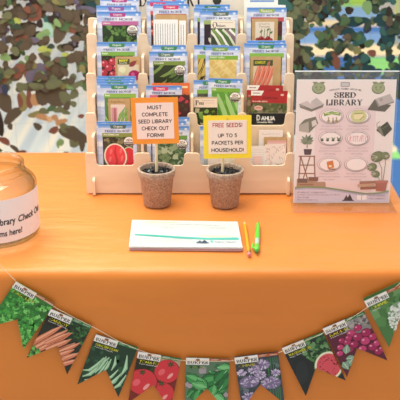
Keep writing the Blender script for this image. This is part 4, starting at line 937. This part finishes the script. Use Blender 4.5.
# ================================================================ BUNTING OF CUT SEED PACKETS
YC = YF-.018-.0085                # plane the bunting hangs in, just before the cloth
PW, PH, ND = .0835, .119, .051
def flag(tl, tr, name, label, strip, title, sub, photo, layer, bg, tcol='e8e03c'):
    a = on_y(*tl, YC); c = on_y(*tr, YC); ang = math.atan2(c.z-a.z, c.x-a.x)
    b = MB(); U_ = .001; w, h = PW/U_, PH/U_
    out = [(0,0),(w,0),(w,-h),(w/2,-(h-ND/U_)),(0,-h)]
    b.prism([(x*U_, y*U_) for x, y in out][::-1], lambda u, v, q: (u, -.0003 if q == 0 else .0003, v), M(bg, .4))
    left = [(.2,.2),(w/2,.2),(w/2,h-ND/U_-.3),(.2,h-.8)]; right = [(w/2,.2),(w-.2,.2),(w-.2,h-.8),(w/2,h-ND/U_-.3)]
    A = Art(b, lambda x, y, e: (x*U_, -.0003-e, -y*U_), [left, right], .38, .000008)
    A.rect(0, 0, w, h, bg); photo(A, w, h)
    A.rect(0, 0, w*.53, 15, 'f3eeea'); A.rect(w*.53, .2, w, 6.5, strip); A.line([(w*.58,2.2),(w*.74,2.2)], .8, 'e8dcd0'); A.line([(w*.8,4),(w*.97,4)], .9, 'e8dcd0'); A.line([(w*.56,4.6),(w*.7,4.6)], .5, 'e8dcd0')
    A.serif('BURPEE', 3, 6.4, w*.47, 6.6, '3a3236', .22, .08)
    A.ell(w*.27, 4.2, 4.8, 3.2, 'f3eeea'); A.ell(w*.27, 4.2, 4, 2.6, 'c4372c'); A.poly([(w*.27-4.4,5.8),(w*.27+4.4,5.8),(w*.27+2.6,4.4),(w*.27-2.6,4.4)], '5a4a2c'); A.leaf(w*.27, 3.4, 4, 1.8, -20, '4c7a38'); A.leaf(w*.27, 3.4, 4, 1.8, 200, '4c7a38')
    if title: A.sans(title, 6, 17.5, min(44, 6.2*len(title)), 5.8, tcol, .17)
    if sub: A.text(sub, 6, 24.5, min(36, 2.6*len(sub)), 3.2, 'e6e2dc', .005)
    o = b.build('seed_packet_flag', None, (a.x, YC-layer*.0014, a.z), (0, -ang, 0))
    return tag(o, label, 'bunting flag', 'seed packet flags on the bunting string')
def p_parsley(A, w, h):
    A.scatter(0, 14, w, h, ['2e6a2c','3a8434','235524'], 70, 7, 1); r = random.Random(3)
    for i in range(260):
        x, y = r.uniform(0, w), r.uniform(12, h); c = r.choice(['4fae48','6cc45c','3d9440','8ad878','2f7a34'])
        a = r.uniform(0, 360)
        if i % 4 == 0: A.k += 1
        for k in range(3): A.blob(x+2.3*math.cos(math.radians(a+120*k)), y+2.3*math.sin(math.radians(a+120*k)), 2.1, c, r, .4, 7, False)
def p_carrot(A, w, h):
    A.scatter(w*.45, 8, w, 45, ['1f3d24','2c5a30','17301c','3f7440'], 90, 3.2, 6); A.rect(0, 14, w*.5, 34, '1c1c1c')
    for (x0, y0, x1, y1, wd) in ((-8,92,34,24,10),(2,98,46,28,11),(14,92,56,30,9),(20,74,52,32,8),(26,86,60,44,10),(36,96,70,48,9),(44,88,78,44,9),(36,104,74,62,10),(50,104,86,64,10),(56,112,90,78,9),(40,116,70,84,9)):
        wd *= 1.3; q = [(x1,y1),(x1*.75+x0*.25,y1*.75+y0*.25),(x1*.4+x0*.6,y1*.4+y0*.6),(x0,y0)]
        A.taper(q, [1.5,wd*.8,wd,wd*.8], '5a2820'); A.taper(q, [1,wd*.66,wd*.84,wd*.7], 'd8805e'); A.taper([(u-1,v-1) for u, v in q], [.5,wd*.2,wd*.24,wd*.2], 'eeae90')
    A.scatter(-4, 88, 16, 112, ['2f6a34','4f9a44','79bd5c'], 40, 2.8, 8)
def p_bean(A, w, h):
    A.scatter(0, 30, w, h, ['1e4630','2c5e3e','163626'], 60, 5, 3)
    for (pts, wd) in (([(4,98),(16,88),(26,66),(34,40)],7),([(0,84),(12,80),(22,64),(30,44)],6),([(24,82),(30,68),(34,50),(40,40)],5),([(30,84),(36,66),(40,48)],5),([(38,80),(42,60),(44,42)],6),([(52,66),(54,50),(50,34)],6),([(72,74),(76,52),(70,24)],8),([(54,104),(64,88),(72,66)],9),([(62,112),(76,92),(82,66)],7),([(44,92),(56,80),(64,60)],6),([(10,104),(28,94),(36,80)],6)):
        wd *= 1.3; A.taper(pts, [1.5]+[wd]*(len(pts)-2)+[2], '24553a'); A.taper(pts, [1]+[wd*.72]*(len(pts)-2)+[1.4], '9cc8a0'); A.taper([(x-.8,y-.8) for x, y in pts], [.5]+[wd*.2]*(len(pts)-2)+[.6], 'c6e2c4')
def p_tomato(A, w, h):
    A.rect(0, 13, w, 40, '1e2218'); A.rect(w*.5, 6, w, 20, 'b8a080'); A.scatter(26, 28, 50, 60, ['28401e','3a5a2a','161c12'], 30, 4, 4)
    for cx, cy, rx, ry, cal in ((62,34,25,27,(66,17)),(60,84,26,26,(56,62)),(20,66,29,30,(16,44))):
        A.ell(cx, cy, rx, ry, '7a1a1c', 0, 30); A.ell(cx-.5, cy-.5, rx-1.4, ry-1.4, 'd43440', 0, 30); A.ell(cx-rx*.4, cy+ry*.1, rx*.22, ry*.3, 'e8606a', 30); A.ell(cx+rx*.3, cy+ry*.3, rx*.12, ry*.3, 'f0a0a0', 30)
        for a in range(0, 360, 60): A.leaf(cal[0], cal[1], 8, 3, a+10, '2f3f22')
        A.ell(cal[0], cal[1], 2.4, 2, '4a5a34')
def p_basil(A, w, h):
    A.scatter(0, 14, w, h, ['a89aa4','7a8478','3c6a48'], 40, 6, 6); r = random.Random(11)
    for i, (x, y, l, wd, a) in enumerate(((4,88,34,18,-30),(2,40,30,16,30),(46,28,40,22,55),(60,20,30,18,10),(30,52,36,20,-10),(24,44,30,16,60),(56,54,34,18,-50),(66,46,26,16,40),(80,66,34,18,160),(70,84,34,20,-160),(12,62,30,16,20),(50,80,34,20,40),(18,100,28,16,-70),(56,60,24,14,100),(84,40,34,16,120),(40,66,26,15,200))):
        l *= 1.2; wd *= 1.35; c = ('2c7a40','3f9450','246a38','56a860')[i % 4]; A.leaf(x, y, l, wd*1.15, a, '143e22'); A.leaf(x, y, l, wd, a, c, '8ccc90')
        A.leaf(x+1, y-1, l*.9, wd*.4, a-6, ('4fa45c','66b870','36864a','7cc484')[i % 4])
def p_chive(A, w, h):
    A.rect(0, 14, w, h, '3c4650'); A.scatter(0, 14, w, h, ['4a5a58','2c3a3c','6a7480'], 40, 6, 5)
    for x in (62,67,72,76,80): A.line([(x, 12), (x-3, 110)], 1.8, '3f7a4c')
    r = random.Random(9)
    for cx, cy, R_ in ((50,24,15),(33,34,9),(22,58,18),(62,66,18),(18,92,13),(44,46,9),(10,36,7),(74,44,7)):
        A.ell(cx, cy+1, R_*1.08, R_*.74, '7a6c92')
        for i in range(34):
            a = r.uniform(0, 2*PI); q = math.sqrt(r.random())*R_; A.leaf(cx+q*.8*math.cos(a), cy+q*.55*math.sin(a), 6, 2.6, math.degrees(a), r.choice(['cbbcd8','b4a2c8','dcd0e6','a08cb8']))
def p_melon(A, w, h):
    A.rect(0, 14, w, h, '22282c'); A.scatter(w*.42, 8, w, 50, ['2f5a34','4a7a44','1e3a22','6a9460'], 90, 4, 7)
    A.ell(16, 72, 26, 40, '1d2326', 10); A.ell(14, 66, 12, 26, '262c30', 20); A.ell(46, 104, 26, 22, 'e8e0c8', 10, 24); A.ell(46,105,23,19,'d05058')
    A.ell(66, 74, 28, 33, '5a8a4a', 20, 30); A.ell(66, 74, 26.6, 31.6, 'ece4cc', 20, 30); A.ell(66, 74, 23, 27.5, 'd8505e', 20, 30)
    r = random.Random(5)
    for i in range(34):
        a = r.uniform(0, 2*PI); q = r.uniform(.45, .85); A.ell(66+23*q*math.cos(a), 74+27*q*math.sin(a), .9, 1.5, '3a1c1e', math.degrees(a), 8, False)
def p_radish(A, w, h):
    A.rect(w*.42, 6, w, 40, '8a8484'); A.scatter(w*.4, 8, w, 30, ['9c9696','b0a8a4','5a5454'], 50, 3, 7); A.rect(0, 14, 36, 34, '5c1f36')
    r = random.Random(21)
    for x, y, R_ in ((44,34,9),(60,28,8),(52,46,10),(70,44,10),(30,48,8),(40,58,9),(62,60,10),(78,58,9),(22,40,7),(28,64,8),(50,74,9),(70,78,10),(80,74,8),(14,52,7),(76,92,9),(36,40,7),(8,64,7),(84,90,8)):
        A.ell(x, y, R_, R_*.92, '4a0e2a'); A.ell(x, y, R_*.9, R_*.83, ('b42c62','a32258','c43c72')[int(x) % 3]); A.ell(x-R_*.3, y-R_*.35, R_*.25, R_*.18, 'ec9cb8', 30)
        if int(x) % 2: A.taper([(x, y), (x-8, y+4), (x-14, y+2)], [1.4,.9,.3], 'e8c8d0')
    for x, y, a in ((14,80,20),(8,96,-30),(26,92,60),(18,70,-60),(6,84,80),(20,100,10)): A.leaf(x, y, 22, 16, a, '3c5a44'); A.leaf(x, y, 21, 14, a, '88a890', 'd0dccc')
def p_garlic(A, w, h):
    A.rect(0, 0, w, h, '4c7a44'); A.scatter(0, 14, w, h, ['5a8a50','3f6a3a','6f9c64'], 30, 9, 6); r = random.Random(31)
    A.ell(52, 72, 30, 36, '8fb088')
    for i in range(230):
        a = r.uniform(0, 2*PI); q = math.sqrt(r.random()); x, y = 52+30*q*math.cos(a), 70+36*q*math.sin(a)
        if i % 3 == 0: A.k += 1
        for k in range(5): A.leaf(x, y, 3.6, 1.6, a*57+72*k, r.choice(['f2f4ee','e2e8dc','ffffff']))
GN, OR_ = '2c7a48', 'b0552c'
flag((16,281), (57,304.5), 'parsley', 'parsley packet flag of bright green leaves, leftmost on the string', OR_, 'PARSLEY', '', p_parsley, 0, '3a7a34', 'c8c840')
flag((51,308), (93.6,326), 'carrot', 'carrot packet flag showing a bunch of orange roots', GN, 'CARROT', 'Danvers Half Long', p_carrot, 1, '1e2a20')
flag((96,334), (139.4,347.7), 'bean', 'green bean packet flag between the carrot and tomato flags', GN, 'GARDEN BEAN', 'Kentucky Wonder', p_bean, 0, '1c3a2a')
flag((138.2,350.7), (180.5,357.9), 'tomato', 'tomato packet flag with big red tomatoes', GN, 'TOMATO', 'Super Beefsteak', p_tomato, 1, '7a2420')
flag((186,357.4), (228.8,358.6), 'basil', 'basil packet flag of broad green leaves at the lowest point of the string', OR_, 'BASIL', '', p_basil, 0, '5a7a60', '7a9a3c')
flag((234.2,356.4), (277.7,351), 'chives', 'chives packet flag with lilac flower heads', OR_, 'CHIVES', '', p_chive, 1, '3c4650', 'c8b838')
flag((281.6,348), (322.3,331.7), 'watermelon', 'watermelon packet flag with a cut pink melon', GN, 'WATERMELON', 'Sugar Baby Bush', p_melon, 0, '22282c')
flag((322.3,328), (363.9,310.5), 'radish', 'radish packet flag full of dark pink round roots', GN, 'RADISH', 'Cherry Belle', p_radish, 1, '5c1f36')
flag((363,298.5), (403,280), 'garlic chives', 'white flowered chives packet flag, rightmost and highest on the string', OR_, 'CHIVES', 'Garlic', p_garlic, 0, '4c7a44')
SP = [(-40,232),(0,265),(16,281),(57,304.5),(51.5,309),(94,327),(97,335),(139,349),(181,360.5),(187,360.3),(229,360.8),(278,354.5),(283,350),(322,334),(345,322.5),(364,311),(380,297),(400,284.5),(440,262)]
SP = [(-60,222),(-25,246),(0,265),(16,281.5),(36,295),(57,308.5),(75,318),(94,327.5),(118,341),(139,350),(160,357),(181,360.5),(205,361.5),(229,361),(256,358),(279,352.5),(301,343),(322,333.5),(345,322),(364,310),(382,297),(400,283.5),(425,266),(460,240)]
b = MB(); b.tube([on_y(x, y, YC-.0026) for x, y in SP], .0006, M('d8c4aa', .8), 6)
tag(b.build('bunting_string'), 'thin pale twine of the bunting hanging across the front of the tablecloth', 'string')

# ================================================================ LIGHT, CAMERA
w = bpy.data.worlds.new('world'); bpy.context.scene.world = w; w.use_nodes = True
bg = w.node_tree.nodes['Background']; bg.inputs[0].default_value = (1, .975, .955, 1); bg.inputs[1].default_value = .74
def area(name, loc, target, sx, sy, e, col=(1,1,1)):
    l = bpy.data.lights.new(name, 'AREA'); l.shape = 'RECTANGLE'; l.size = sx; l.size_y = sy; l.energy = e; l.color = col
    o = bpy.data.objects.new(name, l); C.objects.link(o); o.location = loc
    o.rotation_euler = (Vector(target)-Vector(loc)).to_track_quat('-Z', 'Y').to_euler(); return o
area('overhead_light', (-.5, 1.55, 2.8), (-.5, 1.75, 0), 1.6, 1.2, 48, (.97,1,.86))
area('overhead_light', (-1.0, 3.2, 2.8), (-.6, 2.2, .7), 1.8, 1.8, 70, (.95,1,.82))  # added back light, tilted at the table to put sheen on the cloth
area('overhead_light', (1.8, 5.5, 2.8), (1.8, 5.5, 0), 2, 2, 36, (1,.98,.95))
area('overhead_light', (-1.8, 7.5, 2.8), (-1.8, 7.5, 0), 2, 2, 30, (1,.98,.95))
area('window_light', (-4.5, 1.6, 1.9), (0, 1.8, .8), 2.6, 1.8, 60, (.95,.97,1))
cam = bpy.data.cameras.new('camera'); co = bpy.data.objects.new('camera', cam); C.objects.link(co)
cam.sensor_fit = 'HORIZONTAL'; cam.sensor_width = 36; cam.lens = F/400*36; co.location = EYE; co.rotation_euler = (PI/2-PITCH, 0, 0)
cam.dof.use_dof = True; cam.dof.focus_distance = 1.86; cam.dof.aperture_fstop = 5.8
sc = bpy.context.scene; sc.camera = co
vs_ = sc.view_settings; vs_.view_transform = 'Standard'; vs_.look = 'None'; vs_.gamma = 1; vs_.use_curve_mapping = False; vs_.exposure = 0.0
